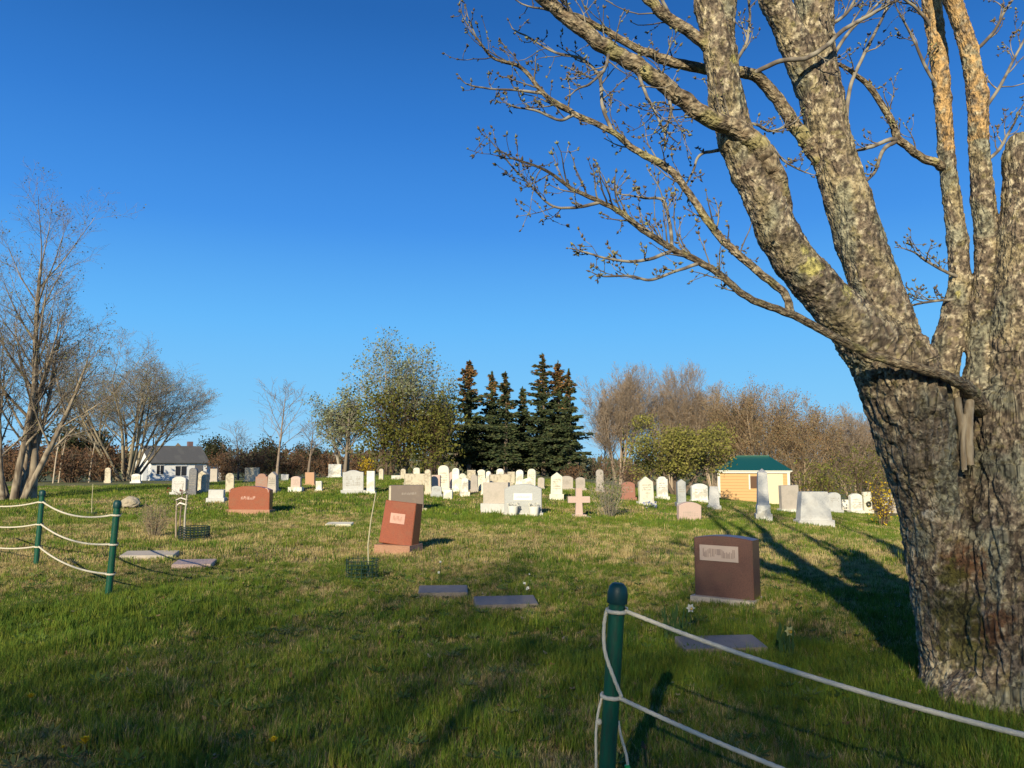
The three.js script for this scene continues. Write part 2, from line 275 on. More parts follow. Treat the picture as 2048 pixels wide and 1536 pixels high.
  const bark = (x, y, z, r) => { // furrowed plates on the old wood, smoother on the young
    const f = 1 / (0.45 + r * 1.6), n1 = Math.abs(N3(x * 19 * f, y * 4.2 * f, z * 19 * f)), n2 = N3(x * 34, y * 11, z * 34), n3 = N3(x * 70, y * 40, z * 70);
    const old = ss(0.14, 0.3, r);
    return (lerp(0.006, 0.03, old)) * (1 - Math.min(1, n1 * 3.2)) * -1 + lerp(0.006, 0.012, old) * n2 + lerp(0.005, 0.007, old) * n3 + r * 0.08 * N3(x * 4, y * 2.5, z * 4);
  };
  for (let bk = 0; bk < nb[2]; bk++) for (let bj = 0; bj < nb[1]; bj++) for (let bi = 0; bi < nb[0]; bi++) {
    const ox = lo.x + bi * BS * cell, oy = lo.y + bj * BS * cell, oz = lo.z + bk * BS * cell, cx = ox + half, cy = oy + half, cz = oz + half;
    const near = [];
    for (const b of bones) { const t = clamp(((cx - b[0]) * b[4] + (cy - b[1]) * b[5] + (cz - b[2]) * b[6]) * b[8]); const d = Math.hypot(cx - b[0] - b[4] * t, cy - b[1] - b[5] * t, cz - b[2] - b[6] * t) - (b[3] + (b[7] - b[3]) * t); if (d < reach + 0.09) near.push(b); }
    if (!near.length) continue;
    const dc = field(cx, cy, cz, near); if (Math.abs(dc) > reach) continue;
    for (let k = 0; k < W1; k++) for (let j = 0; j < W1; j++) for (let i = 0; i < W1; i++) val[(k * W1 + j) * W1 + i] = field(ox + i * cell, oy + j * cell, oz + k * cell, near);
    const o = {};
    for (let k = 0; k <= BS; k++) for (let j = 0; j <= BS; j++) for (let i = 0; i <= BS; i++) {
      const gi = bi * BS + i, gj = bj * BS + j, gk = bk * BS + k, id = key(gi, gj, gk);
      const q = (k * W1 + j) * W1 + i, v0 = val[q];
      const c8 = [v0, val[q + 1], val[q + W1], val[q + W1 + 1], val[q + W1 * W1], val[q + W1 * W1 + 1], val[q + W1 * W1 + W1], val[q + W1 * W1 + W1 + 1]];
      let mask = 0; for (let e = 0; e < 8; e++) if (c8[e] < 0) mask |= 1 << e;
      if (mask !== 0 && mask !== 255 && !vid.has(id)) {
        let sx = 0, sy = 0, sz = 0, n = 0;
        for (const [a, b] of [[0, 1], [2, 3], [4, 5], [6, 7], [0, 2], [1, 3], [4, 6], [5, 7], [0, 4], [1, 5], [2, 6], [3, 7]]) if ((c8[a] < 0) !== (c8[b] < 0)) { const t = c8[a] / (c8[a] - c8[b]); sx += (a & 1) + ((b & 1) - (a & 1)) * t; sy += ((a >> 1) & 1) + (((b >> 1) & 1) - ((a >> 1) & 1)) * t; sz += ((a >> 2) & 1) + (((b >> 2) & 1) - ((a >> 2) & 1)) * t; n++; }
        const x = ox + (i + sx / n) * cell, y = oy + (j + sy / n) * cell, z = oz + (k + sz / n) * cell, e = 0.006;
        const d0 = field(x, y, z, near, o), nv = V(field(x + e, y, z, near) - d0, field(x, y + e, z, near) - d0, field(x, y, z + e, near) - d0).normalize();
        const b = bark(x, y, z, o.rad);
        vid.set(id, pos.length / 3); pos.push(x + nv.x * b, y + nv.y * b, z + nv.z * b); radAt.push(o.rad); uvs.push(o.u, o.v);
      }
      if (i < BS && j < BS && k < BS) { // faces across the three grid edges that leave this corner
        if (i + 1 < W1 && (v0 < 0) !== (val[q + 1] < 0)) quads.push([0, gi, gj, gk, v0 < 0]);
        if ((v0 < 0) !== (val[q + W1] < 0)) quads.push([1, gi, gj, gk, v0 < 0]);
        if ((v0 < 0) !== (val[q + W1 * W1] < 0)) quads.push([2, gi, gj, gk, v0 < 0]);
      }
    }
  }
  for (const [ax, i, j, k, inside] of quads) {
    const ids = ax === 0 ? [key(i, j, k), key(i, j - 1, k), key(i, j - 1, k - 1), key(i, j, k - 1)] : ax === 1 ? [key(i, j, k), key(i, j, k - 1), key(i - 1, j, k - 1), key(i - 1, j, k)] : [key(i, j, k), key(i - 1, j, k), key(i - 1, j - 1, k), key(i, j - 1, k)];
    const v = ids.map(q => vid.get(q)); if (v.some(q => q === undefined)) continue;
    if (inside) idx.push(v[0], v[1], v[2], v[0], v[2], v[3]); else idx.push(v[0], v[2], v[1], v[0], v[3], v[2]);
  }
  // bark colours: grey-brown, crusted with pale and yellow lichen; moss and rust-brown algae low in the seam
  const spot = (q, r) => { const p = loc(q[0], q[1], q[2]); return [p.x, p.y, p.z, r]; };
  const yellow = [spot([1622, 535, 4.85], 0.1), spot([1690, 590, 4.9], 0.08), spot([1592, 42, 5.05], 0.07), spot([1468, 118, 4.75], 0.05), spot([1915, 585, 5.4], 0.06), spot([1605, 505, 4.85], 0.06)];
  const moss = [spot([1915, 1225, 5.1], 0.22), spot([1925, 1295, 5.08], 0.22), spot([1905, 1150, 5.1], 0.13)], rust = [spot([1965, 1265, 4.92], 0.2), spot([1930, 1130, 5.05], 0.18), spot([1995, 1240, 4.85], 0.14)];
  const pale = [spot([1858, 1030, 5.05], 0.07), spot([1972, 1030, 4.88], 0.08), spot([1960, 1375, 4.85], 0.13)];
  const stripe = spot([1950, 190, 5.3], 1); // bark peeled off this stem
  const patch = (list, x, y, z) => { let m = 0; for (const [a, b, c, r] of list) m = Math.max(m, 1 - Math.hypot(x - a, y - b, z - c) / r); return m; };
  for (let v = 0; v < pos.length / 3; v++) {
    const x = pos[v * 3], y = pos[v * 3 + 1], z = pos[v * 3 + 2], r = radAt[v], young = 1 - ss(0.15, 0.28, r);
    let c = mixc([0.19, 0.155, 0.12], [0.11, 0.085, 0.065], ss(-0.1, 0.4, 0.6 * N3(x * 9, y * 4, z * 9) + 0.8 * N3(x * 34, y * 12, z * 34)));
    c = mixc(c, [0.5, 0.45, 0.34], ss(0.1, 0.34, N3(x * 26 + 3, y * 20, z * 26) + 0.5 * N3(x * 60, y * 50, z * 60 + 5)) * lerp(0.6, 0.85, young));
    c = mixc(c, [0.38, 0.33, 0.2], ss(0.0, 0.4, N3(x * 6 + 9, y * 4, z * 6)) * 0.5 * young);
    c = mixc(c, [0.22, 0.25, 0.2], ss(0.12, 0.4, N3(x * 5, y * 3 + 20, z * 5)) * 0.55);
    c = mixc(c, [0.045, 0.035, 0.03], ss(0.2, 0.34, N3(x * 38, y * 30, z * 38 + 11)) * 0.75);
    const w = 0.5 * N3(x * 18, y * 18, z * 18) + 0.35 * N3(x * 45, y * 45, z * 45);
    c = mixc(c, [0.5, 0.47, 0.17], ss(0.15, 0.5, patch(yellow, x, y, z) + w) * 0.9);
    c = mixc(c, [0.5, 0.48, 0.43], ss(0.2, 0.5, patch(pale, x, y, z) + w) * 0.85);
    c = mixc(c, [0.1, 0.04, 0.016], ss(0.1, 0.6, patch(rust, x, y, z) + w) * 0.85);
    c = mixc(c, [0.075, 0.075, 0.014], ss(0.12, 0.6, patch(moss, x, y, z) + w) * 0.85);
    if (Math.abs(x - stripe[0] - (y - stripe[1]) * -0.05) < 0.14 && y > stripe[1] - 0.33) c = mixc(c, [0.5, 0.33, 0.15], ss(-0.2, 0.25, w + 0.12 + 0.3 * N3(x * 7, y * 3, z * 7)) * 0.9);
    col.push(c[0] * 1.32, c[1] * 1.27, c[2] * 1.18);
  }
  const g = new THREE.BufferGeometry(); g.setAttribute('position', new THREE.Float32BufferAttribute(pos, 3)); g.setAttribute('color', new THREE.Float32BufferAttribute(col, 3)); g.setIndex(idx); g.computeVertexNormals();
  g.setAttribute('uv', new THREE.Float32BufferAttribute(uvs, 2));
  const Rb = rng(61), BW = 512, grit = new Float32Array(BW * BW); for (let i = 0; i < grit.length; i++) grit[i] = Rb();
  const flake = (u, v) => 0.9 * pn(u, v, 44, 40, 3) + 0.8 * pn(u, v, 90, 96, 8) + 0.5 * pn(u, v, 170, 190, 9);
  const gr = (u, v) => grit[((v * BW) | 0) * BW + ((u * BW) | 0)] - 0.5;
  const furrow = (u, v) => ss(0.0, 0.16, Math.abs(pn(u + 0.012 * pn(u, v, 30, 30, 2), v, 22, 9, 4)));
  const barkMap = texture(BW, BW, (u, v) => { const m = clamp(0.68 + 0.75 * flake(u, v) + 0.3 * pn(u, v, 13, 11, 5) + 0.12 * gr(u, v), 0.2, 1); return [m, m * 0.985, m * 0.95]; }, 0.9);
  const barkBump = texture(BW, BW, (u, v) => { const b = 0.3 + 0.3 * furrow(u, v) + 0.45 * flake(u, v) + 0.08 * gr(u, v); return [b, b, b]; }, 0.9, false); barkMap.repeat.y = barkBump.repeat.y = 0.75;
  M.bark = new THREE.MeshStandardMaterial({ vertexColors: true, map: barkMap, bumpMap: barkBump, bumpScale: 0.02, roughness: 0.95 });
  part('trunk', g, M.bark, tree);

  // thinner branches: traced runs, each its own part, set with shoots and swelling buds
  const R = rng(501), twig = new Tubes(), bud = new Tubes();
  const lichened = q => { const n = N3(q.x * 20, q.y * 20, q.z * 20); return mixc([0.11, 0.09, 0.075], [0.31, 0.28, 0.22], ss(-0.25, 0.35, n)); };
  const limbBark = q => { const n = N3(q.x * 30, q.y * 30, q.z * 30) + 0.6 * N3(q.x * 80, q.y * 80, q.z * 80); let c = mixc([0.22, 0.16, 0.1], [0.47, 0.39, 0.26], ss(-0.35, 0.4, n)); c = mixc(c, [0.07, 0.05, 0.04], ss(0.18, 0.4, N3(q.x * 45, q.y * 45, q.z * 45 + 7)) * 0.8); return mixc(c, [0.42, 0.38, 0.15], ss(0.2, 0.45, N3(q.x * 8, q.y * 8, q.z * 8 + 3)) * 0.6); };
  const budCols = [[0.1, 0.075, 0.055], [0.16, 0.13, 0.07], [0.24, 0.24, 0.1], [0.13, 0.1, 0.07]];
  function shoot(p, d, len, r, depth) {
    const seg = 6, pts = [p.clone()], rad = [r], q = p.clone(), dir = d.clone();
    for (let k = 1; k <= seg; k++) { dir.add(V((R() - 0.5) * 0.5, (R() - 0.5) * 0.45 + 0.07, (R() - 0.5) * 0.5)).normalize(); q.addScaledVector(dir, len / seg); pts.push(q.clone()); rad.push(Math.max(0.0018, r * (1 - 0.6 * k / seg))); if (R() < 0.34) bud.bud(q, V(dir.x + (R() - 0.5) * 1.4, dir.y + (R() - 0.5) * 1.4, dir.z + (R() - 0.5) * 1.4).normalize(), 0.014 + 0.012 * R(), 0.0045 + 0.003 * R(), budCols[(R() * 4) | 0]); }
    twig.add(pts, rad, 4, lichened);
    const m = 1 + (R() * 3 | 0); for (let i = 0; i < m; i++) bud.bud(q, V(dir.x + (R() - 0.5) * 1.5, dir.y + (R() - 0.5) * 1.5, dir.z + (R() - 0.5) * 1.5).normalize(), 0.018 + 0.018 * R(), 0.005 + 0.004 * R(), budCols[(R() * 4) | 0]);
    if (depth > 0) for (let k = 2; k < seg; k++) if (R() < 0.62) { const e = pts[k], a = V(R() - 0.5, R() - 0.4, R() - 0.5).normalize(); shoot(e, dir.clone().multiplyScalar(0.8).add(a).normalize(), len * (0.3 + 0.3 * R()), Math.max(0.0022, rad[k] * 0.6), depth - 1); }
  }
  function branch(list, shoots, from = 0.2, size = 0.3, spread = 0.9) {
    const P = list.map(([x, y, D, w]) => loc(x, y, D)), curve = new THREE.CatmullRomCurve3(P), n = list.length * (list[0][3] > 7 ? 16 : 6), pts = curve.getPoints(n), rad = [];
    for (let k = 0; k <= n; k++) { const f = k / n * (list.length - 1), a = Math.min(list.length - 2, f | 0), t = f - a; rad.push(lerp(list[a][3] * list[a][2], list[a + 1][3] * list[a + 1][2], t) / FPX); { const kk = k / n * list.length * 2.3; pts[k].add(V(N3(kk, x0, 1), N3(kk, x0, 8), N3(kk, x0, 15)).multiplyScalar(rad[k] * 0.3)); rad[k] *= 1 + 0.06 * N3(kk * 1.3, x0, 3); } }
    x0 += 3.7; const T = new Tubes(), big = list[0][3] > 7; T.add(pts, rad, big ? 18 : 7, big ? limbBark : lichened, true, big ? 0.06 : 0); const tg = T.geo(); if (big) tg.computeVertexNormals(); part('branch', tg, big ? M.bark : M.wood, tree);
    for (let s = 0; s < shoots; s++) {
      const t = from + (1 - from) * (s + R()) / shoots, k = Math.min(n - 1, (t * n) | 0), d = pts[k + 1].clone().sub(pts[k]).normalize();
      const a = V(R() - 0.5, R() - 0.42, (R() - 0.5) * 0.9).normalize().multiplyScalar(spread); shoot(pts[k], d.add(a).normalize(), size * (0.5 + 0.9 * R()), Math.max(0.0025, Math.min(0.006, rad[k] * 0.5)), 1);
    }
    const e = pts[n], d = e.clone().sub(pts[n - 2]).normalize(); if (shoots) shoot(e, d, size * 0.8, Math.max(0.003, rad[n]), 1);
  }
  let x0 = 0;
  branch([[1572, 440, 4.93, 16], [1560, 385, 4.86, 20], [1538, 322, 4.79, 21], [1516, 290, 4.76, 20], [1478, 262, 4.74, 19], [1400, 226, 4.68, 18], [1337, 176, 4.64, 17], [1275, 132, 4.6, 17], [1212, 94, 4.56, 16], [1150, 48, 4.52, 15], [1085, -4, 4.48, 14], [980, -70, 4.4, 11], [860, -130, 4.3, 6]], 14, 0.3, 0.3);
  branch([[1655, 345, 5.28, 14], [1628, 305, 5.24, 16], [1602, 266, 5.2, 15], [1558, 202, 5.2, 13], [1517, 157, 5.15, 12], [1475, 141, 5.1, 12], [1400, 137, 5.05, 11], [1322, 116, 5.0, 10], [1275, 97, 4.97, 8], [1212, 62, 4.95, 7], [1150, 30, 4.9, 5], [1090, 18, 4.86, 3]], 12, 0.4, 0.3);
  branch([[1436, 112, 4.84, 14], [1390, 72, 4.8, 12], [1340, 38, 4.76, 12], [1298, 0, 4.72, 11], [1240, -70, 4.7, 9], [1150, -160, 4.65, 5]], 6, 0.3, 0.35);
  // the long low branch from the crotch and its fork
  branch([[1962, 815, 5.1, 20], [1930, 772, 4.9, 13], [1877, 748, 4.8, 10], [1799, 727, 4.75, 9], [1736, 707, 4.74, 9], [1683, 682, 4.72, 8.5], [1627, 651, 4.7, 8], [1583, 629, 4.68, 8], [1533, 611, 4.64, 7.5], [1486, 589, 4.6, 7.2], [1439, 548, 4.56, 7], [1384, 516, 4.52, 7], [1348, 500, 4.5, 7], [1317, 480, 4.47, 6], [1280, 456, 4.44, 6], [1241, 425, 4.42, 6], [1202, 404, 4.4, 5], [1150, 381, 4.36, 4], [1090, 340, 4.3, 3], [1020, 315, 4.25, 2]], 30, 0.46, 0.26);
  branch([[1583, 629, 4.69, 8], [1570, 589, 4.7, 8], [1533, 557, 4.72, 8], [1486, 517, 4.73, 8], [1439, 473, 4.73, 8], [1412, 437, 4.72, 8], [1369, 375, 4.7, 7], [1337, 337, 4.68, 8], [1275, 303, 4.66, 7], [1222, 262, 4.64, 6], [1150, 228, 4.62, 6], [1087, 187, 4.6, 5], [1041, 134, 4.58, 4], [987, 116, 4.56, 3], [953, 76, 4.55, 2.5]], 26, 0.18, 0.26);
  branch([[1225, 264, 4.64, 4], [1206, 216, 4.66, 4], [1197, 150, 4.7, 3.5], [1159, 116, 4.74, 3], [1110, 105, 4.76, 2.5], [1050, 70, 4.8, 2]], 10, 0.1, 0.24);
  branch([[1348, 500, 4.5, 4], [1300, 518, 4.46, 3.5], [1262, 523, 4.43, 3], [1210, 516, 4.4, 2.5], [1173, 505, 4.38, 2]], 6, 0.2, 0.14);
  branch([[1395, 528, 4.52, 4], [1350, 543, 4.49, 3], [1298, 560, 4.45, 3], [1262, 552, 4.43, 2.5], [1212, 553, 4.4, 2]], 5, 0.2, 0.12);
  branch([[1345, 498, 4.5, 4], [1338, 440, 4.52, 3.5], [1325, 400, 4.54, 3], [1290, 396, 4.55, 2.5], [1255, 390, 4.56, 2]], 6, 0.2, 0.16);
  branch([[1150, 228, 4.62, 4], [1120, 240, 4.6, 3], [1075, 222, 4.58, 2.5], [1035, 215, 4.56, 2]], 5, 0.2, 0.16);
  branch([[1087, 187, 4.6, 3.5], [1030, 180, 4.58, 2.5], [985, 178, 4.57, 2], [945, 172, 4.56, 2]], 4, 0.2, 0.12);
  branch([[1202, 404, 4.4, 4], [1150, 415, 4.38, 3], [1105, 412, 4.36, 2.5], [1060, 370, 4.34, 2], [1030, 340, 4.33, 2]], 8, 0.1, 0.18);
  // branches off the middle and third stems
  branch([[1885, 335, 5.53, 10], [1874, 328, 5.5, 9], [1830, 306, 5.46, 8], [1795, 275, 5.42, 8], [1783, 243, 5.4, 7], [1739, 175, 5.36, 6], [1689, 134, 5.3, 4], [1650, 120, 5.27, 3]], 9, 0.25, 0.2);
  branch([[1798, 278, 5.42, 5], [1777, 280, 5.4, 4.5], [1745, 293, 5.38, 4], [1705, 303, 5.35, 3]], 4, 0.4, 0.14);
  branch([[1790, 283, 5.42, 5], [1767, 300, 5.4, 4], [1749, 344, 5.4, 3.5], [1728, 366, 5.4, 2.5]], 3, 0.4, 0.12);
  branch([[1690, 300, 5.25, 5], [1700, 175, 5.3, 4], [1730, 105, 5.32, 3.5], [1764, 37, 5.35, 3], [1790, -30, 5.36, 2.5]], 4, 0.3, 0.2);
  branch([[1500, 150, 5.12, 5], [1560, 122, 5.05, 5], [1611, 116, 5.05, 5], [1652, 92, 5.05, 5], [1689, 59, 5.06, 4.5], [1740, 30, 5.08, 4], [1800, -4, 5.1, 3]], 5, 0.4, 0.2);
  branch([[1930, 600, 5.45, 4], [1890, 600, 5.45, 3], [1850, 605, 5.45, 2.5], [1820, 612, 5.45, 2]], 7, 0.2, 0.16);
  branch([[1930, 560, 5.45, 4], [1885, 540, 5.45, 3], [1850, 520, 5.45, 2.5], [1830, 505, 5.45, 2]], 6, 0.2, 0.15);
  branch([[1480, 250, 4.9, 4], [1510, 248, 4.95, 3], [1540, 262, 5.0, 3], [1580, 250, 5.05, 2]], 6, 0.2, 0.16);
  branch([[1500, 330, 4.9, 4], [1540, 290, 5.0, 3], [1565, 320, 5.05, 2], [1600, 340, 5.1, 2]], 7, 0.2, 0.14);
  branch([[1440, 300, 4.9, 4], [1400, 310, 4.94, 3], [1385, 345, 4.95, 2.5], [1370, 372, 4.95, 2]], 3, 0.2, 0.12);
  for (const run of [[[1655, 130, 5.3], [1700, 62, 5.25], [1742, 22, 5.22], [1786, -22, 5.2]], [[1884, 190, 5.56], [1850, 132, 5.5], [1828, 82, 5.46], [1800, 28, 5.42]], [[1868, 62, 5.57], [1836, 20, 5.5], [1792, -14, 5.45]], [[1957, 235, 5.33], [1996, 180, 5.26], [2022, 130, 5.2], [2050, 76, 5.15]], [[1938, 112, 5.32], [1986, 66, 5.25], [2012, 18, 5.2], [2044, -24, 5.15]], [[1960, 330, 5.34], [1996, 302, 5.3], [2016, 268, 5.26], [2030, 244, 5.24]], [[1155, 50, 4.52], [1132, 8, 4.5], [1100, -26, 4.48]], [[1345, 40, 4.76], [1322, -4, 4.7], [1310, -40, 4.68]], [[1270, 130, 4.6], [1292, 188, 4.58], [1310, 224, 4.57], [1322, 250, 4.56]], [[1446, 160, 4.84], [1490, 92, 4.8], [1500, 40, 4.78], [1496, -10, 4.76]], [[1640, 60, 5.32], [1690, 30, 5.3], [1720, -20, 5.28]], [[1220, 96, 4.56], [1208, 140, 4.54], [1180, 168, 4.52]], [[1330, 172, 4.64], [1342, 220, 4.62], [1330, 262, 4.6]]]) branch(run.map(([x, y, D], i) => [x, y, D, 4 - i * 0.6]), 6, 0.25, 0.22);
  // the crown goes on above the view: its limbs shade the grass and the obelisk
  {
    const S = [level(7, 0.14, 0.03, 0.45, 10, 7, 0.3, 0.55, 1, 1, true), level(5, 0.25, 0.05, 0.35, 6, 6, 0.2, 0.65, 0.5, 0.5, true), level(4, 0.3, 0.04, 0.4, 4, 5, 0.15, 0.7, 0.5, 0.5), level(3, 0.4, 0.03, 0.5, 3, 4, 0.1, 0.7, 0.5, 0.55), level(2, 0.4, 0.02, 0.6, 3, 0, 0, 0.7, 0.5, 0.6)];
    S.rmin = 0.004; S.split = 2; const up = new Tubes(), fine = new Tubes(), tips = [], Q = rng(77);
    for (const [px, py, D, r, dx, dy, dz, len] of [[1367, -285, 4.78, 0.075, -0.25, 1, 0.05, 4.2], [1602, -325, 5.4, 0.1, -0.12, 1, -0.1, 5.2], [1452, -290, 5.05, 0.06, -0.35, 1, 0.1, 3.6], [1832, -305, 5.6, 0.045, -0.1, 1, -0.3, 3], [1852, -305, 5.25, 0.045, -0.2, 1, 0.1, 3], [2298, -180, 5.5, 0.085, 0.2, 1, 0, 4.5], [1478, -300, 5.05, 0.035, 0.2, 1, 0, 2.6]]) grow(up, fine, tips, Q, loc(px, py, D), V(dx, dy, dz).normalize(), len, r, 0, S, barkCol([0.24, 0.19, 0.13], [0.42, 0.37, 0.27]));
    part('upper_limb', up.geo(), M.wood, tree, 'stuff'); part('crown', fine.geo(), M.wood, tree, 'stuff'); const ub = new Tubes(); for (const [p, d] of tips) leafCluster(ub, Q, p, 2, 0.05, 0.035, [[0.14, 0.13, 0.05], [0.1, 0.08, 0.04]]); part('leaf_bud', ub.geo(), M.leaf, tree, 'stuff');
  }
  // dead pale stub hanging in the crotch
  const stub = new Tubes(); const paleWood = q => { const n = N3(q.x * 60, q.y * 8, q.z * 60); return mixc([0.28, 0.21, 0.13], [0.42, 0.34, 0.23], ss(-0.3, 0.3, n)); };
  const rag = (list, r) => { const c = new THREE.CatmullRomCurve3(list.map(q => loc(...q))).getPoints(40); stub.add(c, c.map((_, k) => lerp(r, r * 0.8, k / 40) * (1 + 0.12 * N3(k * 0.4, r * 90, 2))), 14, paleWood, true, 0.14); };
  rag([[1945, 775, 5.02], [1938, 815, 4.97], [1937, 870, 4.96], [1940, 930, 4.96]], 0.03); rag([[1930, 830, 4.97], [1926, 885, 4.95], [1928, 940, 4.95]], 0.02); rag([[1915, 795, 4.96], [1922, 850, 4.97], [1925, 900, 4.98]], 0.022);
  part('dead_stub', stub.geo(), M.wood, tree);
  part('twigs', twig.geo(), M.wood, tree, 'stuff');
  part('buds', bud.geo(), M.wood, tree, 'stuff');
}

// ── trees of the middle and far distance
const vaseStems = (R, n, lean, len, r, base) => Array.from({ length: n }, (_, i) => { const a = i / n * 6.283 + R() * 0.9, k = (0.25 + 0.75 * R()) * lean; return [Math.cos(a) * base, Math.sin(a) * base, Math.cos(a) * k, Math.sin(a) * k, len * (0.75 + 0.35 * R()), r * (0.7 + 0.5 * R())]; });
let mapleLike;
{ // tall many-stemmed tree on the far left
  const p = groundAt(22, 1000), D = -p.z, H = heightTo(410, D, p.y), R = rng(31);
  const S = [level(34, 0.06, 0.008, 0.3, 12, 11, 0.22, 0.5, 1, 1, true), level(12, 0.14, 0.03, 0.3, 7, 8, 0.15, 0.62, 0.44, 0.5, true), level(5, 0.3, 0.05, 0.35, 4, 7, 0.12, 0.7, 0.5, 0.5), level(4, 0.4, 0.04, 0.4, 3, 3, 0.2, 0.75, 0.5, 0.5), level(2, 0.5, 0.02, 0.5, 3, 0, 0, 0.8, 0.55, 0.6)];
  S.rmin = 0.005; S.split = 2; S.bark = mottled([0.12, 0.09, 0.065], [0.36, 0.3, 0.22]);
  const stems = [[0.9, -0.1, 0.06, 0.02, H * 0.98, 0.2], [0.3, 0.3, 0.16, 0.1, H * 0.75, 0.17], [0.7, 0.25, 0.42, 0.05, H * 0.6, 0.16], [-0.2, 0, -0.22, 0.05, H * 0.7, 0.18], [-0.5, 0.2, -0.4, -0.1, H * 0.62, 0.15], [0.2, -0.3, 0.0, -0.3, H * 0.66, 0.15], [-0.1, 0.35, -0.05, 0.3, H * 0.5, 0.13], [0.5, 0.1, 0.28, -0.12, H * 0.68, 0.14], [-0.7, 0.1, -0.6, 0.1, H * 0.55, 0.13]];
  mapleLike = branchingTree('bare_maple', 'tall bare many-stemmed tree with pale trunks at the left edge', 'tree', p, { seed: 33, stems, S, H: H * 1.02, col: barkCol([0.19, 0.15, 0.11], [0.4, 0.34, 0.25]), leaves: { share: 0.22, n: 2, spread: 0.25, size: 0.06, cols: [[0.2, 0.2, 0.06], [0.14, 0.13, 0.05]] } });
  // others of its kind, thinner in the crown, stand behind the viewer and throw the streaked shade over the near grass
  const S2 = S.map(l => ({ ...l })); S2[0].kids = 11; S2[1].kids = 8; S2[2].kids = 6; S2[3].kids = 3; S2.rmin = 0.006; S2.split = 2; S2.bark = S.bark;
  const spots = [[-14.2, 26, 0.5, 1.5, 'bare tree far behind the viewer, its crown shading the grass at lower left'], [-8.4, 23, 2.3, 1.38, 'bare tree behind the viewer, shading the middle of the lawn'], [-3.6, 21, 4.0, 1.25, 'bare tree behind the viewer, shading the grass under the slack rope'], [-10.4, 31, 5.4, 1.6, 'tallest bare tree behind the viewer, its top shading the two grey markers'], [-5.2, 12.2, 1.2, 0.95, 'nearer bare tree behind the viewer, streaking the grass at bottom left'], [0.6, 14.5, 2.9, 1.0, 'nearer bare tree behind the viewer, streaking the grass round the foreground post']];
  let proto;
  for (const [x, z, a, sc, label] of spots) {
    if (!proto) { proto = branchingTree('bare_maple', label, 'tree', onGround(x, z), { seed: 35, stems: stems.slice(0, 7), S: S2, H, col: barkCol([0.19, 0.15, 0.11], [0.4, 0.34, 0.25]), leaves: { share: 0.4, n: 2, spread: 0.3, size: 0.08, cols: [[0.2, 0.22, 0.06], [0.16, 0.16, 0.06]] } }, 'bare trees behind the viewer'); proto.rotation.y = a; proto.scale.setScalar(sc); continue; }
    const c = proto.clone(); c.name = numbered('bare_maple'); c.position.copy(onGround(x, z)); c.rotation.y = a; c.scale.setScalar(sc); tag(c, label, 'tree', 'bare trees behind the viewer'); scene.add(c);
  }
}
{ // rounded tree in front of the white house
  const p = groundAt(252, 962), D = -p.z, H = heightTo(690, D, p.y), R = rng(41);
  const S = [level(6, 0.14, 0.03, 0.35, 8, 8, 0.28, 0.5, 1, 1, true), level(5, 0.22, 0.03, 0.35, 5, 8, 0.2, 0.6, 0.5, 0.55, true), level(4, 0.3, 0.03, 0.4, 4, 7, 0.15, 0.7, 0.5, 0.5), level(3, 0.35, 0.02, 0.5, 3, 4, 0.1, 0.7, 0.5, 0.55), level(2, 0.4, 0.02, 0.6, 3, 0, 0, 0.7, 0.6, 0.6)];
  S.rmin = 0.007; S.split = 2; S.bark = mottled([0.13, 0.1, 0.07], [0.38, 0.33, 0.23]);
  branchingTree('bare_tree', 'broad round-crowned bare tree standing before the white house', 'tree', p, { seed: 42, stems: vaseStems(R, 13, 0.6, H * 0.74, 0.15, 0.5), S, H, W: 140 * D / FPX, col: barkCol([0.21, 0.17, 0.13], [0.44, 0.4, 0.28]), leaves: { share: 0.16, n: 2, spread: 0.3, size: 0.09, cols: [[0.2, 0.22, 0.06], [0.26, 0.26, 0.12]] } });
}
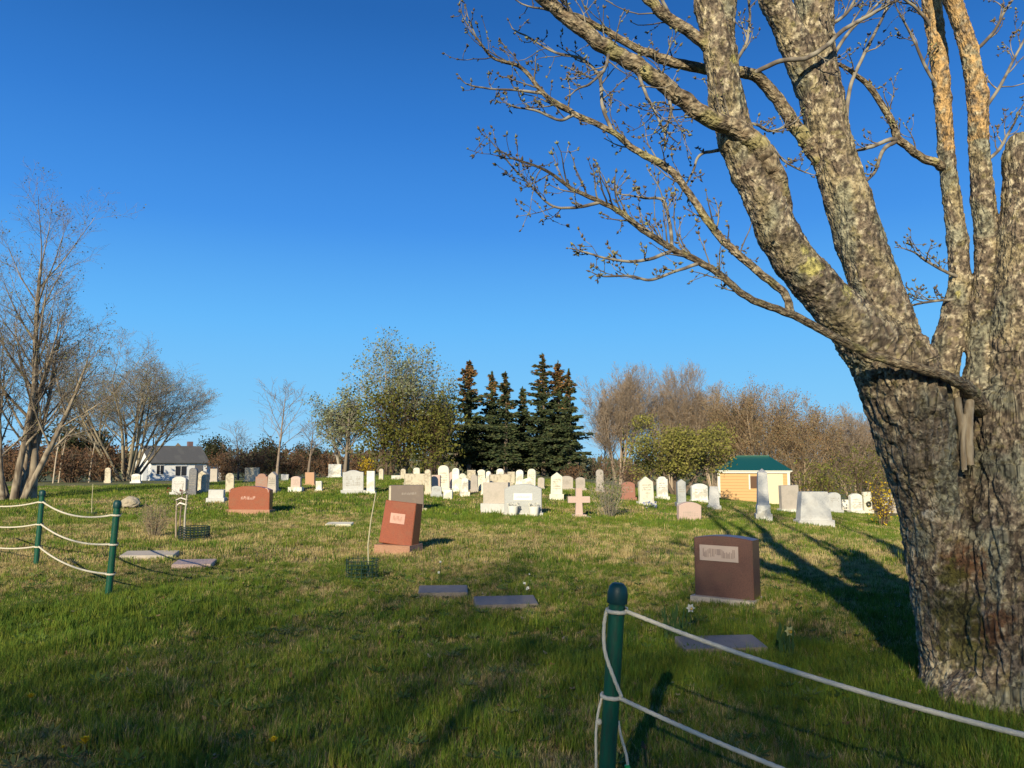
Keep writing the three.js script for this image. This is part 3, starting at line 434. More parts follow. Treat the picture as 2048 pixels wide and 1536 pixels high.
function farTree(name, label, px, ytop, D, width, kind, seed) {
  const p = standing(px, D), H = heightTo(ytop, D, p.y), R = rng(seed), W = width * D / FPX / 2;
  if (kind === 'vase') { // ascending bare crown, dense with fine twigs
    const S = [level(5, 0.1, 0.04, 0.3, 5, 10, 0.2, 0.38, 1, 1, true), level(4, 0.16, 0.09, 0.35, 4, 8, 0.15, 0.42, 0.5, 0.5, true), level(3, 0.2, 0.08, 0.4, 3, 8, 0.1, 0.48, 0.5, 0.5), level(1, 0.25, 0.06, 0.5, 3, 3, 0.1, 0.5, 0.5, 0.6), level(1, 0.3, 0.04, 0.6, 3, 0, 0, 0.5, 0.6, 0.7)];
    S.rmin = 0.011; S.split = 2;
    return branchingTree(name, label, 'tree', p, { seed, H, W, stems: vaseStems(R, 10, W / H * 1.3, H * 0.8, 0.12, 0.3), S, col: barkCol([0.31, 0.24, 0.175], [0.45, 0.37, 0.28]), leaves: { share: 0.15, n: 1, spread: 0.3, size: 0.11, cols: [[0.36, 0.22, 0.13], [0.36, 0.27, 0.17]] } });
  }
  if (kind === 'rust') { // the same, thick with red-brown buds
    const S = [level(5, 0.1, 0.02, 0.3, 5, 9, 0.2, 0.4, 1, 1, true), level(4, 0.16, 0.06, 0.35, 4, 8, 0.15, 0.45, 0.52, 0.5, true), level(3, 0.2, 0.06, 0.4, 3, 8, 0.1, 0.5, 0.5, 0.5), level(2, 0.25, 0.04, 0.5, 3, 3, 0.1, 0.5, 0.5, 0.6)];
    S.rmin = 0.012; S.split = 2;
    return branchingTree(name, label, 'tree', p, { seed, H, W, stems: vaseStems(R, 12, W / H * 1.1, H * 0.82, 0.12, 0.6), S, col: barkCol([0.31, 0.225, 0.145], [0.45, 0.35, 0.23]), leaves: { share: 0.85, n: 2, spread: 0.5, size: 0.12, cols: [[0.33, 0.2, 0.1], [0.3, 0.22, 0.12], [0.28, 0.23, 0.12]] } });
  }
  if (kind === 'bare') {
    const S = [level(6, 0.08, 0.02, 0.2, 5, 12, 0.28, 0.7, 1, 1, true), level(4, 0.2, 0.05, 0.35, 4, 7, 0.2, 0.6, 0.42, 0.45), level(3, 0.25, 0.04, 0.4, 3, 5, 0.15, 0.6, 0.5, 0.55), level(2, 0.3, 0.03, 0.5, 3, 0, 0, 0.6, 0.5, 0.6)];
    S.rmin = 0.011; S.split = 1;
    return branchingTree(name, label, 'tree', p, { seed, H, W, stems: [[0, 0, 0.03, 0, H * 0.9, 0.13]], S, col: barkCol([0.22, 0.17, 0.13], [0.36, 0.3, 0.24]) });
  }
  if (kind === 'young') { // grey-green young leaves, sky showing through
    const S = [level(6, 0.12, 0.02, 0.25, 6, 10, 0.3, 0.55, 1, 1, true), level(5, 0.2, 0.04, 0.35, 4, 8, 0.2, 0.65, 0.48, 0.5), level(3, 0.3, 0.03, 0.4, 3, 6, 0.15, 0.7, 0.5, 0.55), level(2, 0.35, 0.02, 0.5, 3, 0, 0, 0.7, 0.5, 0.6)];
    S.rmin = 0.01; S.split = 1;
    return branchingTree(name, label, 'tree', p, { seed, H, W, stems: vaseStems(R, 6, W / H * 0.8, H * 0.86, 0.16, 0.3), S, col: barkCol([0.24, 0.2, 0.16], [0.48, 0.44, 0.36]), leaves: { share: 0.8, n: 3, spread: 0.55, size: 0.16, cols: [[0.25, 0.28, 0.15], [0.32, 0.35, 0.21], [0.18, 0.2, 0.1]] } });
  }
  if (kind === 'olive') { // dense yellow-green budding crown, low and spreading
    const S = [level(5, 0.2, -0.01, 0.3, 6, 8, 0.25, 0.6, 1, 1, true), level(4, 0.25, 0.03, 0.35, 4, 7, 0.2, 0.7, 0.5, 0.5), level(3, 0.3, 0.02, 0.4, 3, 6, 0.15, 0.7, 0.5, 0.55), level(2, 0.35, 0.02, 0.5, 3, 2, 0, 0.7, 0.5, 0.6)];
    S.rmin = 0.008; S.split = 1;
    return branchingTree(name, label, 'tree', p, { seed, H, W, stems: vaseStems(R, 7, W / H * 1.15, H * 0.85, 0.11, 0.18), S, col: barkCol([0.15, 0.11, 0.08], [0.24, 0.2, 0.14]), leaves: { share: 0.95, n: 7, spread: 0.5, size: 0.11, cols: [[0.27, 0.26, 0.06], [0.2, 0.2, 0.05], [0.31, 0.28, 0.08]] } });
  }
}
function spruce(label, px, ytop, D, radius, seed, cone) {
  const p = standing(px, D), H = heightTo(ytop, D, p.y), R = rng(seed), g = thing('spruce_tree', label, 'tree', p, 0, 'dark spruces behind the white headstones'), wood = new Tubes(), fol = new Tubes();
  wood.add([V(0, -0.1, 0), V(0.05, H * 0.5, 0), V(0, H, 0)], [0.2, 0.12, 0.02], 7, [0.16, 0.12, 0.09]);
  const cols = [[0.03, 0.05, 0.018], [0.045, 0.065, 0.02], [0.06, 0.07, 0.022]], brown = [[0.22, 0.11, 0.035], [0.17, 0.09, 0.03]];
  for (let h = H * 0.1; h < H - 0.15; h += 0.2 + 0.12 * R()) {
    const f = 1 - h / H, len = radius * 1.3 * (0.12 + 0.88 * Math.min(1, f * 1.5)) * (0.45 + 0.55 * R()), n = 4 + (R() * 3 | 0);
    for (let i = 0; i < n; i++) {
      const a = R() * 6.283, L = len * (0.35 + 0.85 * R()), dx = Math.cos(a), dz = Math.sin(a), pts = [], droop = 0.1 + 0.25 * f;
      for (let k = 0; k <= 3; k++) { const t = k / 3; pts.push(V(dx * L * t, h + L * (0.12 * t - droop * t * t + 0.18 * t * t * t), dz * L * t)); }
      wood.add(pts, [0.03, 0.02, 0.014, 0.006], 3, [0.13, 0.1, 0.075]);
      const m = Math.ceil(L / 0.13);
      for (let k = 0; k < m; k++) {
        const t = (k + R()) / m, q = V(dx * L * t, h + L * (0.12 * t - droop * t * t + 0.18 * t * t * t), dz * L * t);
        const side = (1 - t * 0.6) * L * 0.28;
        for (let b = 0; b < 7; b++) {
          const c = q.clone().add(V((R() - 0.5) * side * 2, (R() - 0.7) * 0.22, (R() - 0.5) * side * 2)), col = (R() < cone * ss(0.45, 0.1, f) ? brown : cols)[(R() * 2.99) | 0] || brown[0];
          const u = V(dx + (R() - 0.5) * 1.4, (R() - 0.6) * 0.9, dz + (R() - 0.5) * 1.4).normalize().multiplyScalar(0.26 + 0.16 * R()), v = V(R() - 0.5, R() - 0.2, R() - 0.5).cross(u).normalize().multiplyScalar(0.1 + 0.06 * R()), kk = 0.75 + 0.5 * R();
          fol.quad(c, u, v, [col[0] * kk, col[1] * kk, col[2] * kk]);
        }
      }
    }
  }
  for (let i = 0; i < 14; i++) fol.quad(V((R() - 0.5) * 0.14, H - 0.5 * R(), (R() - 0.5) * 0.14), V((R() - 0.5) * 0.3, 0.3, (R() - 0.5) * 0.3), V(0.08, 0.02, 0.05), cols[0]);
  part('trunk', wood.geo(), M.wood, g); part('foliage', fol.geo(), M.needle, g, 'stuff');
}
function bush(name, label, px, ytop, D, width, seed, cols, o = {}) {
  const p = standing(px, D), H = Math.max(0.3, heightTo(ytop, D, p.y)), W = width * D / FPX / 2, R = rng(seed), g = thing(name, label, o.cat ?? 'bush', p, 0, o.group), wood = new Tubes(), fol = new Tubes(), n = o.stems ?? 26;
  for (let i = 0; i < n; i++) {
    const a = R() * 6.283, k = Math.sqrt(R()), e = V(Math.cos(a) * W * k, H * (0.55 + 0.45 * Math.sqrt(Math.max(0, 1 - k * k))) * (0.8 + 0.2 * R()), Math.sin(a) * W * k * 0.8), s = V(e.x * 0.2, -0.05, e.z * 0.2), mid = s.clone().lerp(e, 0.5).add(V(e.x * 0.12, H * 0.06, (R() - 0.5) * 0.2));
    const c = o.wood ?? [0.16, 0.11, 0.075], r0 = o.r ?? 0.018;
    wood.add([s, mid, e], [r0, r0 * 0.7, r0 * 0.3], 3, c);
    for (let b = 0; b < (o.twigs ?? 9); b++) { const t = 0.25 + 0.75 * R(), q = s.clone().lerp(e, t), d = V(R() - 0.5, R() - 0.25, R() - 0.5).normalize(), l = (0.14 + 0.2 * R()) * H; const q2 = q.clone().addScaledVector(d, l); wood.add([q, q2], [r0 * 0.45, r0 * 0.2], 3, [c[0] * (0.8 + 0.5 * R()), c[1], c[2]]); if (o.leaves) leafCluster(fol, R, q2, o.leaves, o.spread ?? 0.4, o.size ?? 0.12, cols); }
  }
  part('stem', wood.geo(), M.wood, g, 'stuff'); if (!fol.empty) part('foliage', fol.geo(), M.leaf, g, 'stuff');
  return g;
}
const rustCols = [[0.16, 0.085, 0.045], [0.2, 0.11, 0.06], [0.12, 0.08, 0.04]], darkGreen = [[0.035, 0.05, 0.02], [0.05, 0.06, 0.022], [0.06, 0.06, 0.03]], oliveCols = [[0.14, 0.15, 0.03], [0.11, 0.12, 0.025], [0.18, 0.17, 0.04]], yellowCols = [[0.6, 0.4, 0.02], [0.55, 0.42, 0.05], [0.42, 0.28, 0.02]];
farTree('bare_tree', 'slender bare tree rising over the brown hedge between house and pale tree', 557, 757, 75, 120, 'bare', 61);
farTree('bare_tree', 'small thin bare tree just beside the slender bare one', 618, 825, 78, 80, 'bare', 62);
farTree('bare_tree', 'low bare sapling tree right of the white house roof', 480, 838, 85, 70, 'bare', 63);
farTree('leafing_tree', 'tall grey-green tree in young leaf, left of the spruces', 806, 672, 58, 175, 'young', 71);
farTree('leafing_tree', 'shorter grey-green tree in young leaf, left of the tall one', 690, 782, 62, 110, 'young', 72);
farTree('leafing_tree', 'pale young-leaved tree peeping between tall leafing tree and first spruce', 880, 760, 66, 80, 'young', 73);
bush('cedar_tree', 'dense yellow-green cedar under the tall leafing tree', 778, 778, 56, 110, 81, oliveCols, { cat: 'tree', stems: 46, twigs: 16, leaves: 7, spread: 0.6, size: 0.2 });
bush('cedar_tree', 'dense olive cedar against the foot of the spruces', 866, 800, 57, 100, 82, oliveCols, { cat: 'tree', stems: 46, twigs: 16, leaves: 7, spread: 0.6, size: 0.2 });
spruce('broad dark spruce, first of the row from the leafing tree, brown with cones on top', 938, 722, 62, 2.3, 91, 0.75);
spruce('slim pointed dark spruce, second of the row', 984, 742, 64, 1.6, 92, 0.35);
spruce('slim dark spruce with forked tip in the middle of the row', 1011, 744, 61, 1.7, 93, 0.3);
spruce('short dark spruce low between the slim ones and the tallest', 1045, 775, 64, 1.7, 94, 0.1);
spruce('tallest dark spruce of the row, spiky at the top', 1086, 708, 62, 2.0, 95, 0.35);
spruce('tall cone-laden spruce, last but one of the row', 1116, 722, 63, 1.9, 96, 0.7);
spruce('dark spruce at the end of the row beside the bare trees', 1138, 738, 61, 1.6, 97, 0.45);
farTree('bare_tree', 'tall bare fan-shaped tree, first beyond the spruces', 1236, 735, 78, 130, 'vase', 101);
farTree('bare_tree', 'tall bare fan-shaped tree with sky-lit gap beside it, second beyond the spruces', 1340, 728, 80, 120, 'vase', 102);
farTree('bare_tree', 'bare fan-shaped tree, third beyond the spruces, behind the olive tree', 1425, 745, 79, 115, 'vase', 103);
farTree('bare_tree', 'thin pale bare tree in the gap beside the last spruce', 1205, 800, 82, 60, 'bare', 104);
farTree('rusty_tree', 'round red-brown budding tree behind the green-roofed shed', 1525, 770, 72, 150, 'rust', 111);
farTree('rusty_tree', 'rust-coloured budding tree right of the green-roofed shed', 1598, 795, 70, 130, 'rust', 112);
farTree('rusty_tree', 'brown budding tree between fan trees and shed', 1468, 775, 74, 110, 'rust', 114);
farTree('bare_tree', 'grey-brown bare tree low beside the big maple trunk', 1705, 815, 74, 130, 'vase', 113);
farTree('bare_tree', 'bare tree half hidden by the big maple trunk', 1790, 830, 76, 120, 'vase', 115);
farTree('rusty_tree', 'rust-brown tree hidden behind the big maple trunk', 1900, 800, 72, 150, 'rust', 116);
farTree('rusty_tree', 'rust-brown tree beyond the right edge of the view', 2060, 790, 74, 160, 'rust', 117);
farTree('olive_tree', 'low spreading yellow-green tree on a forked trunk among the headstones', 1352, 838, 40, 195, 'olive', 121);
bush('green_shrub', 'yellow-green shrub beside the green-roofed shed', 1635, 932, 52, 120, 122, oliveCols.map(c => c.map(v => v * 1.4)), { stems: 34, twigs: 12, leaves: 5, spread: 0.4, size: 0.13 });
bush('green_shrub', 'tall olive shrub beside the big maple trunk', 1725, 895, 56, 130, 123, oliveCols.map(c => c.map(v => v * 1.15)), { stems: 40, twigs: 12, leaves: 5, spread: 0.5, size: 0.13 });
bush('forsythia', 'yellow flowering forsythia behind the grey headstone', 738, 920, 52, 42, 124, yellowCols, { stems: 20, twigs: 8, leaves: 3, spread: 0.3, size: 0.12 });
bush('forsythia', 'orange-yellow forsythia between the last white stones and the maple', 1756, 962, 30, 46, 125, yellowCols, { stems: 22, twigs: 8, leaves: 3, spread: 0.22, size: 0.08 });
[[1145, 932, 60, 60], [1200, 915, 66, 80], [1262, 925, 58, 70]].forEach(([x, y, D, w], i) => bush('brown_bush', ['low red-brown bush at the end of the spruces', 'taller red-brown bush under the first fan-shaped tree', 'red-brown bush beside the spreading olive tree'][i], x, y, D, w, 130 + i, rustCols, { stems: 36, twigs: 12, leaves: 1, size: 0.14, group: 'brown bushes under the bare trees' }));
[[505, 893, 80, 90], [585, 900, 82, 90], [655, 905, 80, 90], [450, 905, 88, 80], [720, 905, 78, 60]].forEach(([x, y, D, w], i) => bush('brown_bush', ['brown bush beneath the slender bare tree, left side', 'brown bush between the two slender bare trees', 'brown bush before the shorter leafing tree', 'dark brown bush at the right corner of the white house', 'brown bush beneath the yellow forsythia'][i], x, y, D, w, 140 + i, rustCols, { stems: 40, twigs: 14, leaves: 2, size: 0.2, r: 0.03, spread: 0.6, group: 'brown hedge bushes left of the leafing trees' }));
[[75, 890, 62, 110], [150, 895, 60, 110], [215, 890, 66, 90], [20, 885, 64, 90]].forEach(([x, y, D, w], i) => bush('brown_bush', ['brown hedge bush behind the pale trunks at the left edge, second from the edge', 'brown hedge bush midway between the two left trees', 'brown hedge bush behind the round-crowned tree', 'brown hedge bush at the very left edge'][i], x, y, D, w, 150 + i, rustCols, { stems: 44, twigs: 14, leaves: 2, size: 0.2, r: 0.03, spread: 0.6, group: 'brown hedge on the left' }));
[[138, 850, 82, 70, 'dark evergreen behind the hedge between the two left trees'], [195, 868, 84, 60, 'smaller dark evergreen right of the other, behind the left hedge'], [432, 880, 120, 60, 'dark evergreen right behind the white house'], [540, 885, 118, 60, 'dark evergreen over the brown hedge, below the slender bare tree'], [955, 862, 68, 80, 'added dark bush for the shade between the first and second spruce'], [1035, 850, 68, 90, 'added dark bush for the shade in the middle gap of the spruce row'], [1105, 868, 68, 80, 'added dark bush for the shade beneath the tallest spruces'], [620, 892, 120, 60, 'distant dark evergreen below the small thin bare tree']].forEach(([x, y, D, w, label], i) => bush('evergreen', label, x, y, D, w, 160 + i, darkGreen, { cat: 'tree', stems: 40, twigs: 14, leaves: 6, size: 0.3, spread: 0.9, r: 0.03, group: 'dark evergreens in the hedge line' }));  // the three bushes among the spruces are added dark fill for the shade
for (const [px, D, yt, label] of [[113, 58, 868, 'pale leaning sapling before the brown left hedge'], [124, 59, 880, 'second pale sapling before the brown left hedge, close to the leaning one'], [184, 60, 880, 'pale sapling before the hedge, near the round-crowned tree']]) {
  const p = standing(px, D), H = heightTo(yt, D, p.y), g = thing('sapling', label, 'sapling', p, 0, 'pale saplings on the left'), T = new Tubes(), R = rng(px);
  T.add([V(0, -0.05, 0), V(0.12, H * 0.5, 0), V(0.35, H, 0)], [0.06, 0.05, 0.02], 6, [0.46, 0.38, 0.28]);
  const F = new Tubes(); for (let i = 0; i < 14; i++) { const h = H * (0.4 + 0.6 * R()); F.add([V(0.1, h, 0), V((R() - 0.5) * 1.2, h + 0.5, (R() - 0.5) * 1.2)], [0.02, 0.008], 3, [0.3, 0.24, 0.18]); }
  part('trunk', T.geo(), M.wood, g); part('crown', F.geo(), M.wood, g, 'stuff');
}
{ // far wood closing the horizon, too distant to count its trees
  const T = new Tubes(), R = rng(171);
  for (let i = 0; i < 9000; i++) { const a = (R() - 0.5) * 2.0, D = 165 + 50 * R(), x = Math.tan(a) * D * 0.9, h = 4.5 + 2.5 * fbm(x * 0.05, 0, 3, 2) + 2 * R(), base = hgt(x, -D); const k = R(), col = k < 0.4 ? darkGreen[0] : k < 0.7 ? [0.12, 0.09, 0.06] : [0.1, 0.1, 0.05]; T.quad(V(x, base + h * R() * 0.9, -D), V((R() - 0.5) * 0.8, 0.9 + R(), (R() - 0.5) * 0.8), V(0.6 + R() * 0.8, 0.2 * R(), R() - 0.5), col); }
  const m = new THREE.Mesh(T.geo(), M.needle); m.name = 'far_woods'; scene.add(m); tag(m, 'low dark line of far-off woods on the horizon', 'woods', null, 'stuff');
}

// ───────────────────────── buildings ─────────────────────────
const box = (w, h, d, x = 0, y = 0, z = 0) => { const g = new THREE.BoxGeometry(w, h, d); g.translate(x, y + h / 2, z); return g; };
function metreUV(g) { // uv in metres on the dominant plane of each face
  g = g.index ? g.toNonIndexed() : g; const p = g.attributes.position, n = g.attributes.normal, uv = new Float32Array(p.count * 2);
  for (let i = 0; i < p.count; i++) { const ax = Math.abs(n.getX(i)), ay = Math.abs(n.getY(i)), az = Math.abs(n.getZ(i)); if (ay > ax && ay > az) { uv[2 * i] = p.getX(i); uv[2 * i + 1] = p.getZ(i); } else if (ax > az) { uv[2 * i] = p.getZ(i); uv[2 * i + 1] = p.getY(i); } else { uv[2 * i] = p.getX(i); uv[2 * i + 1] = p.getY(i); } }
  g.setAttribute('uv', new THREE.BufferAttribute(uv, 2)); return g;
}
function gable(w, d, h, rise, over, t) { // two roof slabs, ridge along x
  const out = [], half = d / 2 + over, len = Math.hypot(half, rise * half / (d / 2)), an = Math.atan2(rise, d / 2);
  for (const s of [-1, 1]) { const g = new THREE.BoxGeometry(w + over * 2, t, len); g.translate(0, t / 2, -len / 2 * s); g.rotateX(-an * s); g.translate(0, h + rise, 0); g.rotateY(0); out.push(g); }
  return out;
}
function gableWall(d, rise, t) { const s = new THREE.Shape([new THREE.Vector2(-d / 2, 0), new THREE.Vector2(d / 2, 0), new THREE.Vector2(0, rise)]); const g = new THREE.ExtrudeGeometry(s, { depth: t, bevelEnabled: false }); g.rotateY(Math.PI / 2); return g; }
const siding = (r, g, b, step) => { const map = texture(64, 128, (u, v) => { const k = 0.92 + 0.1 * tn(u, v, 20, 3); return [r * k, g * k, b * k]; }, 2); return new THREE.MeshStandardMaterial({ map, roughness: 0.8 }); };
function boards(g, w, h, x0, z, mat, step, t = 0.02) { // lapped boards across a wall face, each its own piece
  const n = Math.floor(h / step), geo = new THREE.BoxGeometry(w, step - 0.012, t); geo.rotateX(-0.06);
  for (let k = 0; k < n; k++) { const m = part('clapboard', geo, mat, g); m.position.set(x0, (k + 0.5) * step, z); }
}
{ // white house with grey roof, far left
  const D = 100, p = standing(346, D), k = D / FPX, W = 6.8, d = 6.4, h = 2.4, rise = 2.0;
  const g = thing('white_house', 'white gabled house with grey shingle roof behind the round-crowned tree', 'house', p, 0.72);
  const white = siding(0.82, 0.82, 0.8), roof = stoneMat(21, [0.1, 0.1, 0.1], [0.06, 0.06, 0.06], [0.13, 0.13, 0.12], { size: 3 }), dark = plain(0.03, 0.03, 0.035, { roughness: 0.2 }), trim = plain(0.7, 0.7, 0.68);
  part('wall', metreUV(box(W, h + 1.2, d, 0, -1.2, 0)), white, g);
  for (const s of [-1, 1]) { const m = part('gable_wall', gableWall(d, rise, 0.12), white, g); m.position.set(s < 0 ? -W / 2 : W / 2 - 0.12, h, 0); }
  for (const r of gable(W, d, h, rise, 0.3, 0.12)) part('roof', metreUV(r), roof, g);
  for (const [x, w2, y, hh] of [[-2.3, 0.8, 0.9, 1.1], [0.2, 1.3, 0.7, 1.2]]) { const win = part('window', box(w2, hh, 0.06, x, y, d / 2 + 0.02), dark, g); for (const [bw, bh, bx, by] of [[w2 + 0.2, 0.09, 0, hh], [w2 + 0.2, 0.09, 0, -0.09], [0.05, hh, 0, 0]]) part('frame', box(bw, bh, 0.05, x + bx, y + by, d / 2 + 0.06), trim, win); }
  const door = part('door', box(1.0, 2.0, 0.07, 2.4, 0, d / 2 + 0.02), plain(0.12, 0.12, 0.13), g); part('handle', box(0.06, 0.06, 0.06, 2.75, 0.95, d / 2 + 0.1), trim, door);
  part('garage_door', box(0.08, 1.9, 2.2, -W / 2 - 0.02, 0, 1.3), plain(0.45, 0.47, 0.5), g); const sw = part('window', box(0.06, 0.9, 0.9, -W / 2 - 0.02, 0.9, -1.4), dark, g); part('frame', box(0.05, 0.09, 1.1, -W / 2 - 0.06, 1.8, -1.4), trim, sw);
  part('chimney', box(0.6, 1.3, 0.6, 2.4, h + rise - 0.6, -0.4), plain(0.16, 0.1, 0.1), g);
  // lean-to porch at the right end
  part('porch_roof', box(2.6, 0.12, 4.2, W / 2 + 1.2, 2.05, 0.4), roof, g); part('porch_wall', metreUV(box(2.2, 2.1, 3.6, W / 2 + 1.15, -0.05, 0.4)), white, g);
}
{ // yellow shed with green roof
  const D = 52, p = standing(1503, D), g = thing('yellow_shed', 'small yellow building with green metal roof behind the dark obelisk', 'building', p, -0.3), k = D / FPX;
  const W = 130 * k, h = Math.max(2.1, heightTo(946, D, p.y)), d = 4.6, rise = 1.0;
  const yel = siding(0.58, 0.35, 0.15), yb = plain(0.58, 0.35, 0.15, { roughness: 0.75 }), white = plain(0.72, 0.7, 0.6), green = plain(0.012, 0.1, 0.075, { roughness: 0.35, metalness: 0.2 }), dark = plain(0.1, 0.045, 0.02);
  part('wall', metreUV(box(W, h + 0.8, d, 0, -0.8, 0)), yel, g); boards(g, W - 0.02, h - 0.2, 0, d / 2 + 0.015, yb, 0.19);
  for (const s of [-1, 1]) part('corner_trim', box(0.16, h, 0.08, s * (W / 2 - 0.06), 0, d / 2 + 0.05), white, g);
  part('fascia', box(W + 0.1, 0.2, 0.08, 0, h - 0.16, d / 2 + 0.08), white, g);
  const a = W / 2 + 0.2, b = d / 2 + 0.2, y0 = h + 0.02, y1 = h + 0.95, rg = a - 1.35; // hipped roof, four faces
  const face = (...v) => { const q = new THREE.BufferGeometry(), p = []; for (let i = 1; i < v.length - 1; i++) p.push(...v[0], ...v[i], ...v[i + 1]); q.setAttribute('position', new THREE.Float32BufferAttribute(p, 3)); q.computeVertexNormals(); return q; };
  part('roof', face([-a, y0, b], [a, y0, b], [rg, y1, 0], [-rg, y1, 0]), green, g); part('roof', face([a, y0, -b], [-a, y0, -b], [-rg, y1, 0], [rg, y1, 0]), green, g);
  part('roof', face([-a, y0, -b], [-a, y0, b], [-rg, y1, 0]), green, g); part('roof', face([a, y0, b], [a, y0, -b], [rg, y1, 0]), green, g); part('soffit', box(2 * a - 0.04, 0.06, 2 * b - 0.04, 0, h - 0.05, 0), white, g);
  part('ridge_cap', box(2 * rg, 0.06, 0.16, 0, y1 - 0.02, 0), green, g);
  const win = part('window', box(0.5, 0.75, 0.06, -W * 0.02 + 0.15, 1.0, d / 2 + 0.05), dark, g); for (const s of [-1, 1]) part('frame', box(0.09, 0.95, 0.08, -W * 0.02 + 0.15 + s * 0.3, 0.9, d / 2 + 0.06), white, win);
  const door = part('door', box(0.95, 1.9, 0.07, W * 0.3, 0, d / 2 + 0.04), plain(0.66, 0.58, 0.38), g); part('handle', box(0.06, 0.06, 0.06, W * 0.3 + 0.35, 0.9, d / 2 + 0.1), dark, door);
}

// ───────────────────────── headstones ─────────────────────────
function outline(type, w, h) {
  const s = new THREE.Shape(), a = w / 2; s.moveTo(-a, 0); s.lineTo(a, 0);
  if (type === 'round') { s.lineTo(a, h - a * 0.9); s.bezierCurveTo(a, h - a * 0.3, a * 0.55, h, 0, h); s.bezierCurveTo(-a * 0.55, h, -a, h - a * 0.3, -a, h - a * 0.9); }
  else if (type === 'arch') { const k = Math.min(h * 0.16, a * 0.4); s.lineTo(a, h - k); s.quadraticCurveTo(a * 0.6, h, 0, h); s.quadraticCurveTo(-a * 0.6, h, -a, h - k); }
  else if (type === 'shoulder') { const k = Math.min(h * 0.2, a * 0.5); s.lineTo(a, h - k); s.lineTo(a * 0.72, h - k); s.quadraticCurveTo(a * 0.66, h, 0, h); s.quadraticCurveTo(-a * 0.66, h, -a * 0.72, h - k); s.lineTo(-a, h - k); }
  else if (type === 'peak') { s.lineTo(a, h - a * 0.75); s.lineTo(0, h); s.lineTo(-a, h - a * 0.75); }
  else if (type === 'low') { s.lineTo(a, h * 0.95); s.quadraticCurveTo(0, h * 1.04, -a, h * 0.95); }
  else if (type === 'wave') { s.lineTo(a, h * 0.9); s.bezierCurveTo(a * 0.6, h * 0.88, a * 0.5, h, 0, h); s.bezierCurveTo(-a * 0.5, h, -a * 0.6, h * 0.88, -a, h * 0.9); }
  else { s.lineTo(a, h); s.lineTo(-a, h); }
  s.closePath(); return s;
}
function slab(type, w, h, t, bev = 0.012) {
  const g = new THREE.ExtrudeGeometry(outline(type, w - bev * 2, h - bev), { depth: Math.max(0.02, t - bev * 2), bevelEnabled: true, bevelThickness: bev, bevelSize: bev, bevelSegments: 1, curveSegments: 8 });
  g.translate(0, 0, -(t / 2 - bev)); return g;
}
function taper(g, top, bottom, h) { const p = g.attributes.position; for (let i = 0; i < p.count; i++) { const k = lerp(bottom, top, clamp(p.getY(i) / h)); p.setX(i, p.getX(i) * k); p.setZ(i, p.getZ(i) * k); } g.computeVertexNormals(); return g; }
function headstone(name, label, x0, x1, yt, yb, type, mat, o = {}) {
  const p = groundAt((x0 + x1) / 2, yb), D = -p.z, k = D / FPX, W = (x1 - x0) * k, H = (yb - yt) * k * 1.01;
  const g = thing(name, label, o.cat ?? 'headstone', p, o.yaw ?? 0, o.group), t = o.t ?? clamp(W * 0.28, 0.1, 0.26);
  const baseH = o.base === 0 ? 0 : (o.base ?? 0.16) * H, bw = o.base === 0 ? W : W;
  const w = o.base === 0 ? W : W * (o.inset ?? 0.84);
  if (baseH) { const b = new THREE.BoxGeometry(bw, baseH + 0.1, t * 1.7, 1, 1, 1); b.translate(0, (baseH - 0.1) / 2, 0); part('plinth', metreUV(b), o.baseMat ?? mat, g); }
  let s = slab(type, w, H - baseH + (baseH ? 0 : 0.1), t); if (o.taper) s = taper(s, o.taper, 1, H - baseH);
  const m = part('tablet', s, mat, g); m.position.y = baseH ? baseH : -0.1; if (o.lean) { m.rotation.x = o.lean; } if (o.roll) m.rotation.z = o.roll;
  excluded.push([p.x, p.z, Math.max(0.06, Math.min(W, 0.5) * 0.4)]);
  if (o.rows !== 0 && o.group && x1 - x0 >= 18 && type !== 'flat' || o.rows) { // worn lines of carving
    const out = [], Q = rng(x0 * 7 + x1), n = 3 + (Q() * 3 | 0); for (let r2 = 0; r2 < n; r2++) for (let c2 = 0; c2 < 7; c2++) { if (Q() < 0.2) continue; const bw = w * 0.07 * (0.5 + Q()), bh = H * 0.028 * (0.6 + 0.6 * Q()), b2 = new THREE.BoxGeometry(bw, bh, 0.004); b2.translate((c2 - 3) * w * 0.1, (H - baseH) * (0.66 - r2 * 0.1), t / 2 + 0.001); out.push(b2); }
    part('lettering', mergeGeometries(out), M.carved, m, 'stuff');
  }
  return { g, W, H, w, t, baseH, m, k, D };
}
const GRP = 'old headstones of the graveyard';
const RS = rng(404); // old stones have settled: each stands a little out of true
const HS = (label, x0, x1, yt, yb, type, mat, o = {}) => headstone('headstone', label, x0, x1, yt, yb, type, mat, { group: GRP, yaw: (RS() - 0.5) * 0.5, roll: (RS() - 0.5) * 0.07, lean: (RS() - 0.5) * 0.1, ...o });

// letter-like strokes cut into a panel: too worn to read
function strokes(parent, x, y, z, w, h, n, mat, seed) {
  const R = rng(seed), cw = w / n, out = [];
  for (let i = 0; i < n; i++) for (let k = 0; k < 3; k++) { const bw = cw * (0.12 + 0.16 * R()), bh = h * (0.55 + 0.45 * R()), b = new THREE.BoxGeometry(bw, bh, 0.004); b.translate(x - w / 2 + (i + 0.2 + k * 0.3) * cw, y + (R() < 0.5 ? 1 : -1) * (h - bh) / 2, z); out.push(b); }
  return part('lettering', mergeGeometries(out), mat, parent, 'stuff');
}

